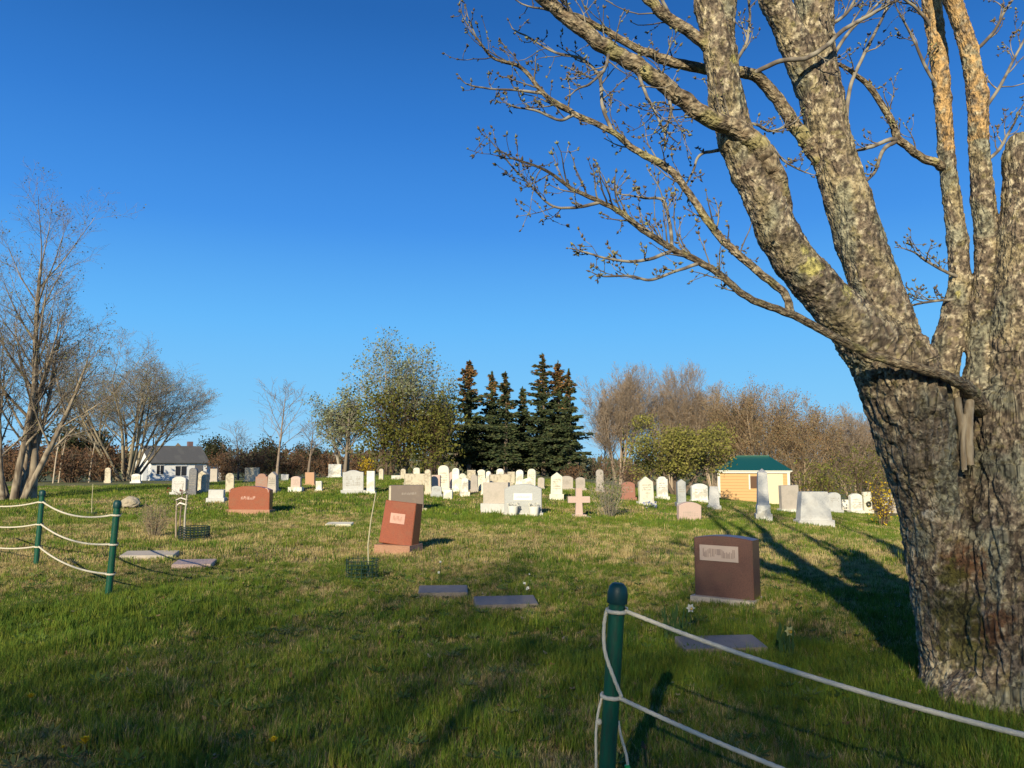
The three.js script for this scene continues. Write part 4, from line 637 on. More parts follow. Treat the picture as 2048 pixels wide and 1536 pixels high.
// near: brown stone beyond the rope, with its pale name panel
{
  const r = headstone('headstone', 'brown polished headstone with pale name panel, in tree shade beyond the rope', 1393, 1518, 1077, 1206, 'low', M.brown, { yaw: -0.62, t: 0.24, base: 0.1, inset: 0.94, baseMat: M.pinkgrey });
  const pl = part('name_panel', (() => { const b = new THREE.BoxGeometry(r.w * 0.66, r.H * 0.23, 0.012); return b; })(), M.panel, r.g); pl.position.set(-r.w * 0.06, r.baseH + r.H * 0.64, r.t / 2 + 0.005);
  strokes(pl, 0, 0, 0.007, r.w * 0.56, r.H * 0.13, 7, M.letter, 5);
}
{ // red leaning stone
  const r = headstone('headstone', 'red polished granite headstone leaning back, with pale square inscription', 758, 836, 1007, 1104, 'flat', M.red, { yaw: -0.36, t: 0.28, base: 0.16, inset: 0.94, baseMat: M.redrough, lean: -0.1, taper: 0.93, roll: -0.085 });
  const q = part('inscription', new THREE.BoxGeometry(r.w * 0.44, r.H * 0.2, 0.012), M.panelpink, r.m); q.position.set(-r.w * 0.02, r.H * 0.5, r.t / 2 * 0.93 + 0.004);
  strokes(q, 0, 0, 0.007, r.w * 0.3, r.H * 0.1, 3, plain(0.46, 0.25, 0.19), 8);
}
{ // taupe stone behind it
  const r = headstone('headstone', 'brown-grey granite headstone with pale rough left edge behind the red leaning stone', 775, 852, 972, 1024, 'flat', M.taupe, { yaw: 0.2, t: 0.3, base: 0.14, baseMat: M.cream });
  strokes(r.g, 0.05 * r.w, r.baseH + r.H * 0.55, r.t / 2 + 0.004, r.w * 0.45, r.H * 0.1, 6, plain(0.34, 0.29, 0.25), 11);
  const e = part('rough_edge', metreUV(box(0.05, r.H * 0.84, r.t * 0.96, -r.w / 2 - 0.02, r.baseH, 0)), M.cream, r.g);
}
{ // wide red stone on the left
  const r = headstone('headstone', 'wide bright red granite headstone with pale corner ornaments on the left lawn', 455, 546, 974, 1027, 'arch', M.red, { yaw: -0.12, t: 0.24, base: 0.15, inset: 0.93, baseMat: M.redrough });
  for (const s of [-1, 1]) { const c = part('corner_ornament', new THREE.TorusGeometry(0.09, 0.016, 5, 10, Math.PI * 0.6), M.panelpink, r.g); c.position.set(s * r.w * 0.4, r.baseH + r.H * 0.66, r.t / 2 + 0.004); c.rotation.z = s > 0 ? -0.3 : 1.6; }
  strokes(r.g, -r.w * 0.02, r.baseH + r.H * 0.42, r.t / 2 + 0.004, r.w * 0.36, r.H * 0.13, 5, M.panelpink, 14);
}
{ // grey stone with white panel, middle
  const r = headstone('headstone', 'wide grey granite headstone with white inscription panel and two white pots', 1007, 1086, 970, 1031, 'arch', M.grey, { yaw: -0.08, t: 0.24, base: 0.1, baseMat: M.palegrey, inset: 0.93 });
  const q = part('name_panel', new THREE.BoxGeometry(r.w * 0.5, r.H * 0.22, 0.012), M.panelwhite, r.g); q.position.set(0, r.baseH + r.H * 0.5, r.t / 2 + 0.005); strokes(q, 0, 0, 0.007, r.w * 0.36, r.H * 0.08, 6, plain(0.5, 0.52, 0.48), 17);
  for (const s of [-1, 1]) { const v = new THREE.LatheGeometry([[0, 0], [0.1, 0], [0.13, 0.05], [0.15, 0.26], [0.17, 0.29], [0.15, 0.3], [0, 0.27]].map(a => new THREE.Vector2(a[0], a[1])), 12); const gp = V(r.g.position.x + s * r.w * 0.28, 0, r.g.position.z + r.t * 1.4); const o = thing('flower_pot', s < 0 ? 'white stone pot before the grey panelled headstone, left one' : 'white stone pot before the grey panelled headstone, right one', 'pot', onGround(gp.x, gp.z), 0, 'white pots'); part('pot', v, M.white, o); const T = new Tubes(), R = rng(30 + s); for (let i = 0; i < 40; i++) T.quad(V((R() - 0.5) * 0.3, 0.3 + 0.1 * R(), (R() - 0.5) * 0.26), V(R() - 0.5, R() - 0.5, R() - 0.5).multiplyScalar(0.12), V(R() - 0.5, R() - 0.5, R() - 0.5).multiplyScalar(0.12), [0.7, 0.68, 0.58]); part('blossom', T.geo(), M.leaf, o, 'stuff'); }
}
// left group
HS('cream pillar stone with pointed top, left of the low pale stone', 395, 417, 943, 986, 'peak', M.cream, { t: 0.3 });
HS('dark pink-grey stone behind the pointed cream pillar', 419, 437, 938, 964, 'flat', M.pinkgrey);
HS('narrow dark grey stone beside the planted stakes', 376, 394, 937, 990, 'round', M.darkgrey, { t: 0.2 });
HS('pale grey broad stone with red flowers at its foot', 342, 376, 954, 990, 'arch', M.palegrey);
HS('low blue-white block at the left end of the wide red stone', 416, 450, 980, 1004, 'flat', M.palegrey, { base: 0.35, t: 0.3 });
HS('cream pillar rising behind the left end of the wide red stone', 450, 469, 947, 984, 'round', M.cream);
HS('broad cream stone behind the middle of the wide red stone', 488, 520, 936, 966, 'flat', M.cream);
HS('red-brown stone behind the right end of the wide red stone', 509, 538, 948, 985, 'shoulder', plain(0.32, 0.18, 0.13));
HS('pale pink-grey tapering pillar just right of the wide red stone', 535, 557, 944, 985, 'peak', M.pinkgrey, { t: 0.3, taper: 0.8 });
HS('small grey block in the gap left of the pink-and-white stone', 561, 578, 949, 963, 'flat', M.palegrey);
HS('pinkish stone on a broad white foot, in the gap right of the red stone', 578, 606, 953, 983, 'arch', M.pink, { base: 0.3, inset: 0.7, baseMat: M.white });
HS('orange-tan stone behind the small white footstone', 609, 632, 945, 972, 'flat', plain(0.46, 0.27, 0.16));
HS('small white footstone alone left of the grey shouldered stone', 631, 645, 963, 983, 'flat', M.white, { base: 0.2 });
HS('bright white square stone far back on the crest', 655, 685, 929, 957, 'flat', M.white);
HS('large pale grey shouldered stone beside the tall white slab', 682, 730, 942, 988, 'wave', M.palegrey, { yaw: 0.22, t: 0.24 });
HS('tall bright white slab right of the grey shouldered stone', 732, 751, 943, 989, 'flat', M.white, { yaw: -0.1 });
HS('small white block on the crest above the brown-grey stone', 783, 801, 951, 962, 'flat', M.white, { base: 0 });
HS('thin leaning cream stone left on the crest by the flowering bush', 757, 768, 938, 962, 'round', M.cream);
// middle group
HS('wide low cream bench-like stone at the left of the marble cluster', 808, 851, 948, 972, 'flat', M.cream, { base: 0.3, inset: 0.95 });
HS('narrow round-topped cream stone right of the bench-like one', 849, 864, 940, 990, 'round', M.cream);
HS('pinkish slab between narrow cream stone and tall round one', 862, 882, 951, 985, 'flat', M.pink);
HS('low blue-grey marker in front of the marble cluster', 861, 885, 972, 994, 'arch', M.grey, { base: 0.3 });
HS('tall round-topped marble stone, highest of the cluster', 875, 901, 932, 985, 'round', M.marble);
HS('short white square footstone in front of the cluster', 887, 905, 980, 999, 'flat', M.white, { base: 0 });
HS('round-topped white marble stone, second tallest of the cluster', 903, 920, 937, 984, 'round', M.white);
HS('pink-white marble slab with sloping shoulders in the cluster', 914, 934, 948, 985, 'shoulder', M.marble);
HS('white stone with stepped foot standing forward of the cluster', 920, 939, 955, 993, 'peak', M.white, { base: 0.25, inset: 0.7 });
HS('square-topped cream marble slab left of the paired tablets', 933, 953, 941, 982, 'flat', M.cream);
HS('upright white marble slab at the right end of the cluster', 954, 973, 940, 980, 'arch', M.marble);
HS('low tan double stone with ridged face above the banded grey stone', 975, 1025, 949, 976, 'flat', M.cream, { base: 0.4 });
HS('little round-headed white stone peeping over the tan double stone', 991, 1009, 938, 962, 'round', M.white);
HS('white tablet with rounded head, left of a matching pair', 1030, 1048, 940, 972, 'round', M.white);
HS('cream tablet with rounded head, right of a matching pair', 1053, 1073, 939, 978, 'round', M.marble);
HS('bright white low stone in front of the pair of tablets', 1043, 1069, 957, 984, 'arch', M.white);
HS('pink-grey banded stone partly hidden by the grey panelled stone', 964, 1022, 966, 1024, 'flat', M.pinkgrey, { base: 0.3, inset: 0.88, baseMat: M.palegrey });
HS('white stone with pointed finial near the pink cross', 1099, 1127, 946, 1000, 'peak', M.marble, { base: 0.22, inset: 0.82 });
HS('bright white square block before the finial stone', 1102, 1124, 966, 998, 'flat', M.white, { base: 0.2 });
HS('pinkish low stone left behind the pink cross', 1118, 1148, 953, 981, 'arch', M.pinkgrey);
HS('small pink-grey stone right behind the pink cross', 1150, 1172, 955, 980, 'arch', M.pinkgrey);
{ // pink cross
  const p = groundAt(1158, 1036), k = -p.z / FPX, g = thing('cross_headstone', 'pink stone cross on a stepped foot', 'cross', p, 0.1), W = 43 * k, H = 58 * k, b = 11.5 * k;
  const s = new THREE.Shape(); const y1 = H * 0.52, y2 = H * 0.72, a = W / 2, c = b / 2, y0 = H * 0.12; [[-c * 1.2, 0], [c * 1.2, 0], [c, y1 - y0], [a, y1 - y0], [a, y2 - y0], [c, y2 - y0], [c, H - y0], [-c, H - y0], [-c, y2 - y0], [-a, y2 - y0], [-a, y1 - y0], [-c, y1 - y0]].forEach(([x, y], i) => i ? s.lineTo(x, y) : s.moveTo(x, y));
  const e = new THREE.ExtrudeGeometry(s, { depth: 0.1, bevelEnabled: true, bevelSize: 0.008, bevelThickness: 0.008, bevelSegments: 1 }); e.translate(0, y0, -0.05); part('cross', e, M.pink, g);
  part('step', metreUV(box(W * 0.62, y0, 0.3, 0, 0, 0)), M.pink, g); part('plinth', metreUV(box(W * 0.98, y0 * 0.45 + 0.08, 0.42, 0, -0.08, 0)), M.marble, g);
}
// more of the crowded middle rows
HS('small cream stone just left above the bench-like stone', 800, 812, 938, 960, 'round', M.cream);
HS('narrow pale slab tucked behind the bench-like stone', 826, 841, 936, 966, 'arch', M.marble);
HS('pink-tinged pillar between the two tallest cluster stones', 897, 908, 944, 980, 'peak', M.pink);
HS('weathered grey slab behind the forward stepped-foot stone', 940, 956, 950, 984, 'shoulder', M.pinkgrey);
HS('thin white slab between cluster end and tan double stone', 971, 982, 943, 972, 'round', M.white);
HS('cream block between the little round-head and the paired tablets', 1014, 1031, 944, 968, 'flat', M.cream);
HS('low dark-stained stone right of the paired tablets', 1074, 1090, 955, 978, 'arch', M.pinkgrey);
HS('short white post-like stone behind the banded stone', 962, 973, 958, 990, 'flat', M.marble);
HS('small white stone at the foot of the round-crowned tree', 209, 222, 936, 966, 'round', M.cream);
HS('squat white stone under the round-crowned tree by the house', 262, 282, 948, 966, 'arch', M.white);
// right group
HS('thin pink-grey pillar behind the twiggy shrub', 1191, 1209, 940, 985, 'round', M.pinkgrey);
HS('red-brown granite stone right of the twiggy shrub', 1241, 1273, 964, 1000, 'arch', plain(0.3, 0.13, 0.09));
HS('white stone with pointed top and blue flowers at its foot', 1275, 1311, 955, 1012, 'peak', M.marble, { inset: 0.8 });
HS('round-shouldered white stone right of the pointed one', 1312, 1338, 954, 1000, 'shoulder', M.white);
HS('slim grey pillar stone at the foot of the olive tree', 1352, 1374, 960, 1016, 'peak', M.grey, { t: 0.3, base: 0.2, inset: 0.75 });
HS('grey-white stone with arched top right of the olive trunk', 1380, 1418, 968, 1006, 'arch', M.white);
HS('narrow white-grey tapering stone beside the yellow shed', 1415, 1441, 974, 1018, 'flat', M.palegrey, { taper: 0.75 });
HS('small pink round-topped stone alone in the grass', 1355, 1401, 1005, 1041, 'arch', M.pink, { base: 0, yaw: 0.15, t: 0.2 });
{ // obelisk in the big tree's shade
  const p = groundAt(1527, 1041), k = -p.z / FPX, g = thing('obelisk', 'square shaded obelisk on a stepped white base', 'monument', p, -0.2, GRP), H = 102 * k, w = 22 * k;
  const sh = taper(new THREE.BoxGeometry(w, H * 0.62, w).translate(0, H * 0.31, 0), 0.8, 1, H * 0.62); sh.translate(0, H * 0.3, 0); part('shaft', metreUV(sh), M.palegrey, g);
  const cap = new THREE.ConeGeometry(w * 0.57, H * 0.08, 4); cap.rotateY(Math.PI / 4); cap.translate(0, H * 0.96, 0); part('cap', cap, M.palegrey, g);
  part('die', metreUV(box(w * 1.14, H * 0.17, w * 1.14, 0, H * 0.13, 0)), M.white, g); part('plinth', metreUV(box(w * 1.4, H * 0.13 + 0.1, w * 1.4, 0, -0.1, 0)), M.white, g);
}
HS('pink-white square stone just right of the obelisk', 1558, 1600, 972, 1026, 'flat', M.pinkgrey, { baseMat: M.white, inset: 0.88 });
{ // large pale stone flaring at the foot
  const p = groundAt(1628, 1050), k = -p.z / FPX, g = thing('headstone', 'large pale grey monument flaring to a wide foot, nearest of the right group', 'headstone', p, 0.06, GRP), W = 52 * k, H = 66 * k;
  const body = taper(new THREE.BoxGeometry(W * 1.12, H * 0.84, 0.34, 1, 3, 1).translate(0, H * 0.42, 0), 0.9, 1.1, H * 0.84); body.translate(0, H * 0.15, 0); part('tablet', metreUV(body), M.palegrey, g); part('plinth', metreUV(box(W * 1.36, H * 0.16 + 0.1, 0.5, 0, -0.1, 0)), M.palegrey, g);
  excluded.push([p.x, p.z, 0.35]);
}
HS('grey-white stone behind the right shoulder of the flaring monument', 1652, 1685, 986, 1026, 'arch', M.palegrey);
HS('low white curb stone between two square stones on the right', 1684, 1699, 1000, 1020, 'flat', M.white, { base: 0 });
HS('white square stone beside the stone with a dark wreath', 1697, 1727, 988, 1027, 'arch', M.white);
{ const r = HS('white stone with a round dark wreath on its face', 1725, 1746, 985, 1026, 'flat', M.marble); const w = part('wreath', new THREE.TorusGeometry(0.13, 0.07, 8, 16), plain(0.02, 0.025, 0.015), r.g); w.position.set(0, r.H * 0.42, r.t / 2 + 0.05); }
HS('white stone half hidden by the big maple, left face bright', 1760, 1780, 990, 1026, 'flat', M.white);
HS('grey-pink stone touching the maple outline, last on the right', 1778, 1800, 990, 1026, 'arch', M.pinkgrey);

// low markers in the turf
function marker(label, x0, x1, yt, yb, mat, tilt = 0.12, yaw = 0) {
  const p = groundAt((x0 + x1) / 2, yb), k = -p.z / FPX, W = (x1 - x0) * k, H = Math.max(0.08, (yb - yt) * k * 0.48), d = 0.28, g = thing('grave_marker', label, 'grave marker', V(p.x, p.y, p.z - d / 2), yaw, 'low grave markers');
  const s = new THREE.Shape([new THREE.Vector2(-d / 2, -0.1), new THREE.Vector2(d / 2, -0.1), new THREE.Vector2(d / 2, H * 0.62), new THREE.Vector2(-d / 2, H)]);
  const e = new THREE.ExtrudeGeometry(s, { depth: W, bevelEnabled: true, bevelSize: 0.015, bevelThickness: 0.015, bevelSegments: 2 }); e.translate(0, 0, -W / 2); e.rotateY(-Math.PI / 2); part('slab', e, mat, g);
  for (let i = -2; i <= 2; i++) excluded.push([p.x + i * W * 0.2, p.z - d / 2, W * 0.12]);
  return g;
}
marker('low grey slanted marker with a white bloom behind it', 838, 930, 1166, 1196, M.slate, 0.1, 0.08);
marker('low grey slanted marker, the nearer of the two grey ones', 952, 1070, 1186, 1222, M.slate, 0.1, 0.14);
marker('low purple-grey marker under the slack rope', 1372, 1530, 1276, 1312, M.slate, 0.1, 0.1);
marker('flush pink-grey marker near the rope post, the left of two', 242, 340, 1094, 1120, M.pinkgrey, 0.1, 0.1);
marker('flush pink marker, the right of the two near the rope post', 345, 416, 1113, 1138, M.pink, 0.1, 0.1);
marker('small cream block marker left of the red leaning stone', 652, 701, 1040, 1054, M.marble, 0.05, 0);
{ // fieldstone
  const p = groundAt(260, 1018), k = -p.z / FPX, g = new THREE.IcosahedronGeometry(1, 4), a = g.attributes.position; for (let i = 0; i < a.count; i++) { const v = V().fromBufferAttribute(a, i), f = 1 + 0.22 * N3(v.x * 1.6, v.y * 1.6, v.z * 1.6) + 0.07 * N3(v.x * 5, v.y * 5, v.z * 5); a.setXYZ(i, v.x * f * 17.5 * k, Math.max(-0.05, v.y * f * 12 * k + 12 * k), v.z * f * 15 * k); } g.computeVertexNormals();
  const m = new THREE.Mesh(metreUV(g), M.field); m.name = 'boulder'; m.position.copy(p); m.castShadow = m.receiveShadow = true; scene.add(m); tag(m, 'rounded beige boulder behind the rope fence', 'boulder');
}

// ───────────────────────── rope fence ─────────────────────────
const posts = {};
function fencePost(id, label, base, lean, h, r) {
  const g = thing('fence_post', label, 'post', base, 0, 'green rope-fence posts'); g.rotation.z = lean;
  part('pole', new THREE.CylinderGeometry(r, r * 1.04, h + 0.3, 20).translate(0, (h - 0.3) / 2, 0), M.post, g);
  part('cap', new THREE.LatheGeometry([[0, h + 0.055], [r * 0.7, h + 0.055], [r * 1.1, h + 0.04], [r * 1.28, h + 0.012], [r * 1.28, h - 0.03], [r * 1.02, h - 0.032]].map(a => new THREE.Vector2(...a)), 10), M.cap, g);
  posts[id] = { g, base, lean, at: y => V(base.x - Math.sin(lean) * y, base.y + Math.cos(lean) * y, base.z), r };
}
const P3 = standing(1197, 3.42), P2 = groundAt(216, 1196), P1 = groundAt(72, 1130), P0 = onGround(P1.x - 3.0, P1.z - 2.4), P4 = onGround(2.95, -0.85);
fencePost(3, 'green post in the foreground, rope tied round its top', P3, -0.075, 0.985, 0.035);
fencePost(2, 'green post at the end of the roped stretch on the left', P2, -0.05, 1.04, 0.036);
fencePost(1, 'green post second along on the left, further off', P1, -0.03, 1.05, 0.036);
fencePost(0, 'green post beyond the left edge of the view', P0, 0, 1.05, 0.036);
fencePost(4, 'green post beyond the right edge of the view', P4, 0, 1.0, 0.036);
function ropeGeo(curve, n, R) { // three-strand laid rope
  const pts = curve.getPoints(n), sides = 12, p = [], idx = [], t = V(), nn = V(), bb = V(); let prev, len = 0;
  for (let k = 0; k <= n; k++) {
    t.subVectors(pts[Math.min(n, k + 1)], pts[Math.max(0, k - 1)]).normalize(); if (k) len += pts[k].distanceTo(pts[k - 1]);
    if (!prev) { nn.set(0, 1, 0.01); if (Math.abs(t.y) > 0.9) nn.set(1, 0, 0); } else nn.copy(prev); nn.addScaledVector(t, -nn.dot(t)).normalize(); prev = nn.clone(); bb.crossVectors(t, nn);
    for (let s = 0; s < sides; s++) { const a = s / sides * 6.2832, r = R * (0.88 + 0.24 * Math.abs(Math.cos(1.5 * (a - len * 60)))); p.push(pts[k].x + (nn.x * Math.cos(a) + bb.x * Math.sin(a)) * r, pts[k].y + (nn.y * Math.cos(a) + bb.y * Math.sin(a)) * r, pts[k].z + (nn.z * Math.cos(a) + bb.z * Math.sin(a)) * r); }
  }
  for (let k = 0; k < n; k++) for (let s = 0; s < sides; s++) { const a = k * sides + s, b = k * sides + (s + 1) % sides; idx.push(a, b, a + sides, b, b + sides, a + sides); }
  const g = new THREE.BufferGeometry(); g.setAttribute('position', new THREE.Float32BufferAttribute(p, 3)); g.setIndex(idx); g.computeVertexNormals(); return g;
}
function rope(label, A, B, sag, R, extra, n = 150) {
  const c = new THREE.CatmullRomCurve3(Array.from({ length: 13 }, (_, i) => { const t = i / 12; return A.clone().lerp(B, t).add(V(0, -4 * sag * t * (1 - t), 0)); }));
  const g = thing('rope', label, 'rope', A.clone(), 0, 'cream ropes of the fence'), place = geo => geo.translate(-A.x, -A.y, -A.z);
  part('line', place(ropeGeo(c, n, R)), M.rope, g);
  for (const [post, y, k] of extra || []) { // turns round the post
    const o = post.at(y), pr = post.r + R * 0.7, q = []; for (let i = 0; i <= 20; i++) { const a = i / 20 * 6.2832 * k; q.push(V(o.x + Math.cos(a) * pr, o.y + R * 1.6 * (i / 20 - 0.5) * k, o.z + Math.sin(a) * pr)); }
    part('knot', place(ropeGeo(new THREE.CatmullRomCurve3(q), 44, R)), M.rope, g);
  }
  return g;
}
const rel = (id, y, dx = 0, dz = 0) => posts[id].at(y).add(V(dx, 0, dz));
rope('upper rope running from the foreground post past the big tree', rel(3, 0.925, 0.035, 0.02), rel(4, 0.93), 0.165, 0.0085, [[posts[3], 0.925, 1.1]], 420);
rope('middle rope running from the foreground post toward lower right', rel(3, 0.565, 0.03, 0.03), rel(4, 0.56), 0.14, 0.0085, [[posts[3], 0.565, 0.6]], 420);
rope('lowest rope near the foot of the foreground post', rel(3, 0.21, 0.03, 0.03), rel(4, 0.2), 0.1, 0.0085, [[posts[3], 0.21, 0.6]], 420);
[0.93, 0.6, 0.27].forEach((y, i) => { rope(['top rope between the two posts on the left', 'middle rope between the two posts on the left', 'bottom rope between the two posts on the left'][i], rel(1, y, 0.03, 0.02), rel(2, y, -0.03, 0.02), 0.1 - 0.01 * i, 0.011, [[posts[1], y, 1], [posts[2], y, 1]]); rope(['top rope leaving the frame at the left edge', 'middle rope leaving the frame at the left edge', 'bottom rope leaving the frame at the left edge'][i], rel(0, y), rel(1, y, -0.03, 0.02), 0.12, 0.011); });
{ // loose tail tied down the foreground post, and a spare end with green tape
  const b = posts[3], f = (y, dx, dz) => b.at(y).add(V(dx, 0, dz)), A = f(0.925, -0.045, 0.01);
  const g = thing('rope', 'loose rope end slanting down the front of the foreground post', 'rope', A, 0, 'cream ropes of the fence');
  part('line', ropeGeo(new THREE.CatmullRomCurve3([f(0.925, -0.045, 0.012), f(0.86, -0.052, 0.014), f(0.76, -0.044, 0.03), f(0.66, -0.005, 0.046), f(0.575, 0.036, 0.04)]), 120, 0.0075).translate(-A.x, -A.y, -A.z), M.rope, g);
  const B = f(0.57, -0.036, 0), g2 = thing('rope', 'thin rope end hanging behind the left side of the foreground post', 'rope', B, 0, 'cream ropes of the fence');
  part('line', ropeGeo(new THREE.CatmullRomCurve3([f(0.57, -0.036, -0.01), f(0.5, -0.052, 0), f(0.42, -0.058, 0.01), f(0.3, -0.05, 0.01), f(0.18, -0.045, 0.01)]), 100, 0.0055).translate(-B.x, -B.y, -B.z), M.rope, g2); part('knot', new THREE.IcosahedronGeometry(0.014, 1).translate(-0.02, -0.11, 0.005), M.rope, g2);
  const C = f(0.46, 0.04, -0.01), g3 = thing('rope', 'short rope end with bright green tape beside the foreground post', 'rope', C, 0, 'cream ropes of the fence');
  part('line', ropeGeo(new THREE.CatmullRomCurve3([f(0.46, 0.036, -0.01), f(0.4, 0.05, 0), f(0.33, 0.075, 0.01), f(0.27, 0.088, 0.01)]), 60, 0.006).translate(-C.x, -C.y, -C.z), M.rope, g3); const tp = f(0.262, 0.09, 0.01).sub(C); part('tape', new THREE.CylinderGeometry(0.011, 0.014, 0.05, 10).rotateZ(0.3).translate(tp.x, tp.y, tp.z), plain(0.02, 0.4, 0.08, { roughness: 0.4 }), g3);
}

// ───────────────────────── young plantings, flowers ─────────────────────────
function cage(name, label, px, py, rpx, hpx, stake, seed) { // stake with a little wire guard
  const p = groundAt(px, py), k = -p.z / FPX, r = rpx * k, h = hpx * k, g = thing(name, label, 'sapling', p), wire = new Tubes(), R = rng(seed), wc = [0.012, 0.05, 0.042];
  for (let i = 0; i < 18; i++) { const a = i / 18 * 6.283; wire.add([V(Math.cos(a) * r, -0.03, Math.sin(a) * r), V(Math.cos(a + 0.05) * r, h * (0.92 + 0.12 * R()), Math.sin(a + 0.05) * r)], [0.004, 0.004], 4, wc); }
  for (let j = 0; j <= 5; j++) { const q = []; for (let i = 0; i <= 24; i++) { const a = i / 24 * 6.283; q.push(V(Math.cos(a) * r, h * (0.06 + j * 0.17), Math.sin(a) * r)); } wire.add(q, q.map(() => 0.004), 4, wc); }
  part('wire_guard', wire.geo(), M.wood, g);
  const S = new Tubes(); S.add(stake.map(([x, y]) => { const q = at(x, y, -p.z); return q.sub(p); }), stake.map((_, i) => 0.011 - 0.003 * i / stake.length), 6, [0.46, 0.42, 0.26]); part('stake', S.geo(), M.wood, g);
  const F = new Tubes(); for (let i = 0; i < 70; i++) { const a = R() * 6.283, q = r * Math.sqrt(R()) * 0.85; F.quad(V(Math.cos(a) * q, R() * h * 0.7, Math.sin(a) * q), V((R() - 0.5) * 0.06, 0.14, (R() - 0.5) * 0.06), V(0.012, 0, 0.012), [0.04, 0.08, 0.03]); } part('foliage', F.geo(), M.leaf, g, 'stuff');
}
cage('sapling', 'leaning pale cane in a low dark green wire guard on the lawn', 724, 1160, 31, 42, [[738, 1165], [736, 1090], [742, 1040], [752, 985]], 201);
cage('sapling', 'thin staked sapling with small guard behind the left posts', 183, 1036, 9, 12, [[183, 1038], [184, 1000], [186, 968]], 202);
{ // staked young tree with ties, added dark mesh standing in for the shadow at its foot
  const p = groundAt(366, 1080), D = -p.z, g = thing('sapling', 'young tree tied between two grey stakes, added dark mesh for the shadow at its foot', 'sapling', p), T = new Tubes(), q = (x, y, dz = 0) => at(x, y, D + dz).sub(p);
  T.add([q(368, 1084), q(370, 1030), q(374, 990)], [0.022, 0.02, 0.018], 6, [0.4, 0.37, 0.3], true); part('stake', T.geo(), M.wood, g);
  const T2 = new Tubes(); T2.add([q(352, 1082, 0.2), q(352, 1035, 0.2), q(354, 1000, 0.2)], [0.022, 0.02, 0.018], 6, [0.3, 0.24, 0.18], true); part('stake', T2.geo(), M.wood, g);
  const S = new Tubes(), R = rng(211); S.add([q(361, 1082, 0.1), q(360, 1040, 0.1), q(363, 1005, 0.1), q(366, 980, 0.1)], [0.02, 0.018, 0.014, 0.01], 6, [0.22, 0.16, 0.12]); for (let i = 0; i < 30; i++) { const a = q(362, 1035 - 50 * R(), 0.1); S.add([a, a.clone().add(V((R() - 0.5) * 0.5, 0.25 * R(), (R() - 0.5) * 0.5))], [0.006, 0.003], 3, [0.2, 0.15, 0.11]); } part('trunk', S.geo(), M.wood, g);
  const tie = new Tubes(); tie.add([q(353, 1012, 0.15), q(360, 1006, 0.02), q(374, 1010, 0)], [0.016, 0.02, 0.016], 6, [0.7, 0.66, 0.58]); tie.add([q(352, 1000, 0.15), q(362, 996, 0.02), q(375, 1000, 0)], [0.014, 0.016, 0.014], 6, [0.6, 0.56, 0.5]); part('tie', tie.geo(), M.wood, g);
  const n = new Tubes(); for (let j = 0; j < 6; j++) { const c = []; for (let i = 0; i <= 20; i++) c.push(V(0.22 + Math.cos(i / 20 * 6.283) * 0.3, 0.02 + j * 0.05, Math.sin(i / 20 * 6.283) * 0.26)); n.add(c, c.map(() => 0.008), 4, [0.01, 0.03, 0.028]); } for (let i = 0; i < 26; i++) { const a = i / 26 * 6.283; n.add([V(0.22 + Math.cos(a) * 0.3, 0, Math.sin(a) * 0.26), V(0.22 + Math.cos(a) * 0.3, 0.27, Math.sin(a) * 0.26)], [0.007, 0.007], 4, [0.01, 0.03, 0.028]); } part('shadow_mesh', n.geo(), M.wood, g);
}
bush('bare_shrub', 'loose brown twiggy shrub beside the staked young tree', 318, 1000, -groundAt(318, 1075).z, 80, 221, rustCols, { cat: 'shrub', stems: 46, twigs: 8, r: 0.006, wood: [0.27, 0.215, 0.14] });
bush('bare_shrub', 'grey twiggy shrub right of the pink cross', 1215, 948, -groundAt(1218, 1034).z, 80, 222, [[0.2, 0.22, 0.1]], { cat: 'shrub', stems: 40, twigs: 9, r: 0.008, wood: [0.3, 0.26, 0.2], leaves: 1, size: 0.05, spread: 0.1 });
function blossoms(label, px, py, n, w, cols, seed, z = 0.16) {
  const p = groundAt(px, py), R = rng(seed), g = thing('flowers', label, 'flowers', p), T = new Tubes(), S = new Tubes();
  for (let i = 0; i < n; i++) { const c = V((R() - 0.5) * w, 0.06 + 0.22 * R(), (R() - 0.5) * w * 0.6); S.add([V(c.x * 0.4, 0, c.z * 0.4), c], [0.005, 0.004], 3, [0.05, 0.09, 0.03]); for (let k = 0; k < 4; k++) T.quad(c, V(R() - 0.5, R() - 0.5, R() - 0.5).multiplyScalar(z), V(R() - 0.5, R() - 0.5, R() - 0.5).multiplyScalar(z), cols[(R() * cols.length) | 0]); }
  part('stem', S.geo(), M.wood, g, 'stuff'); part('blossom', T.geo(), M.leaf, g, 'stuff'); g.name = g.name.replace('flowers', 'flower_bunch');
}
blossoms('dark red flowers at the foot of the pale grey stone', 352, 990, 16, 0.6, [[0.3, 0.04, 0.03], [0.22, 0.06, 0.04]], 231);
blossoms('blue-white flowers at the foot of the pointed white stone', 1298, 1020, 22, 0.5, [[0.5, 0.55, 0.75], [0.15, 0.2, 0.36], [0.7, 0.7, 0.75]], 232);
blossoms('white bloom at the grey marker', 879, 1163, 2, 0.05, [[0.75, 0.75, 0.7]], 233, 0.07);
blossoms('white bloom at the end of the nearer grey marker', 1051, 1197, 4, 0.12, [[0.78, 0.78, 0.72]], 234, 0.07);
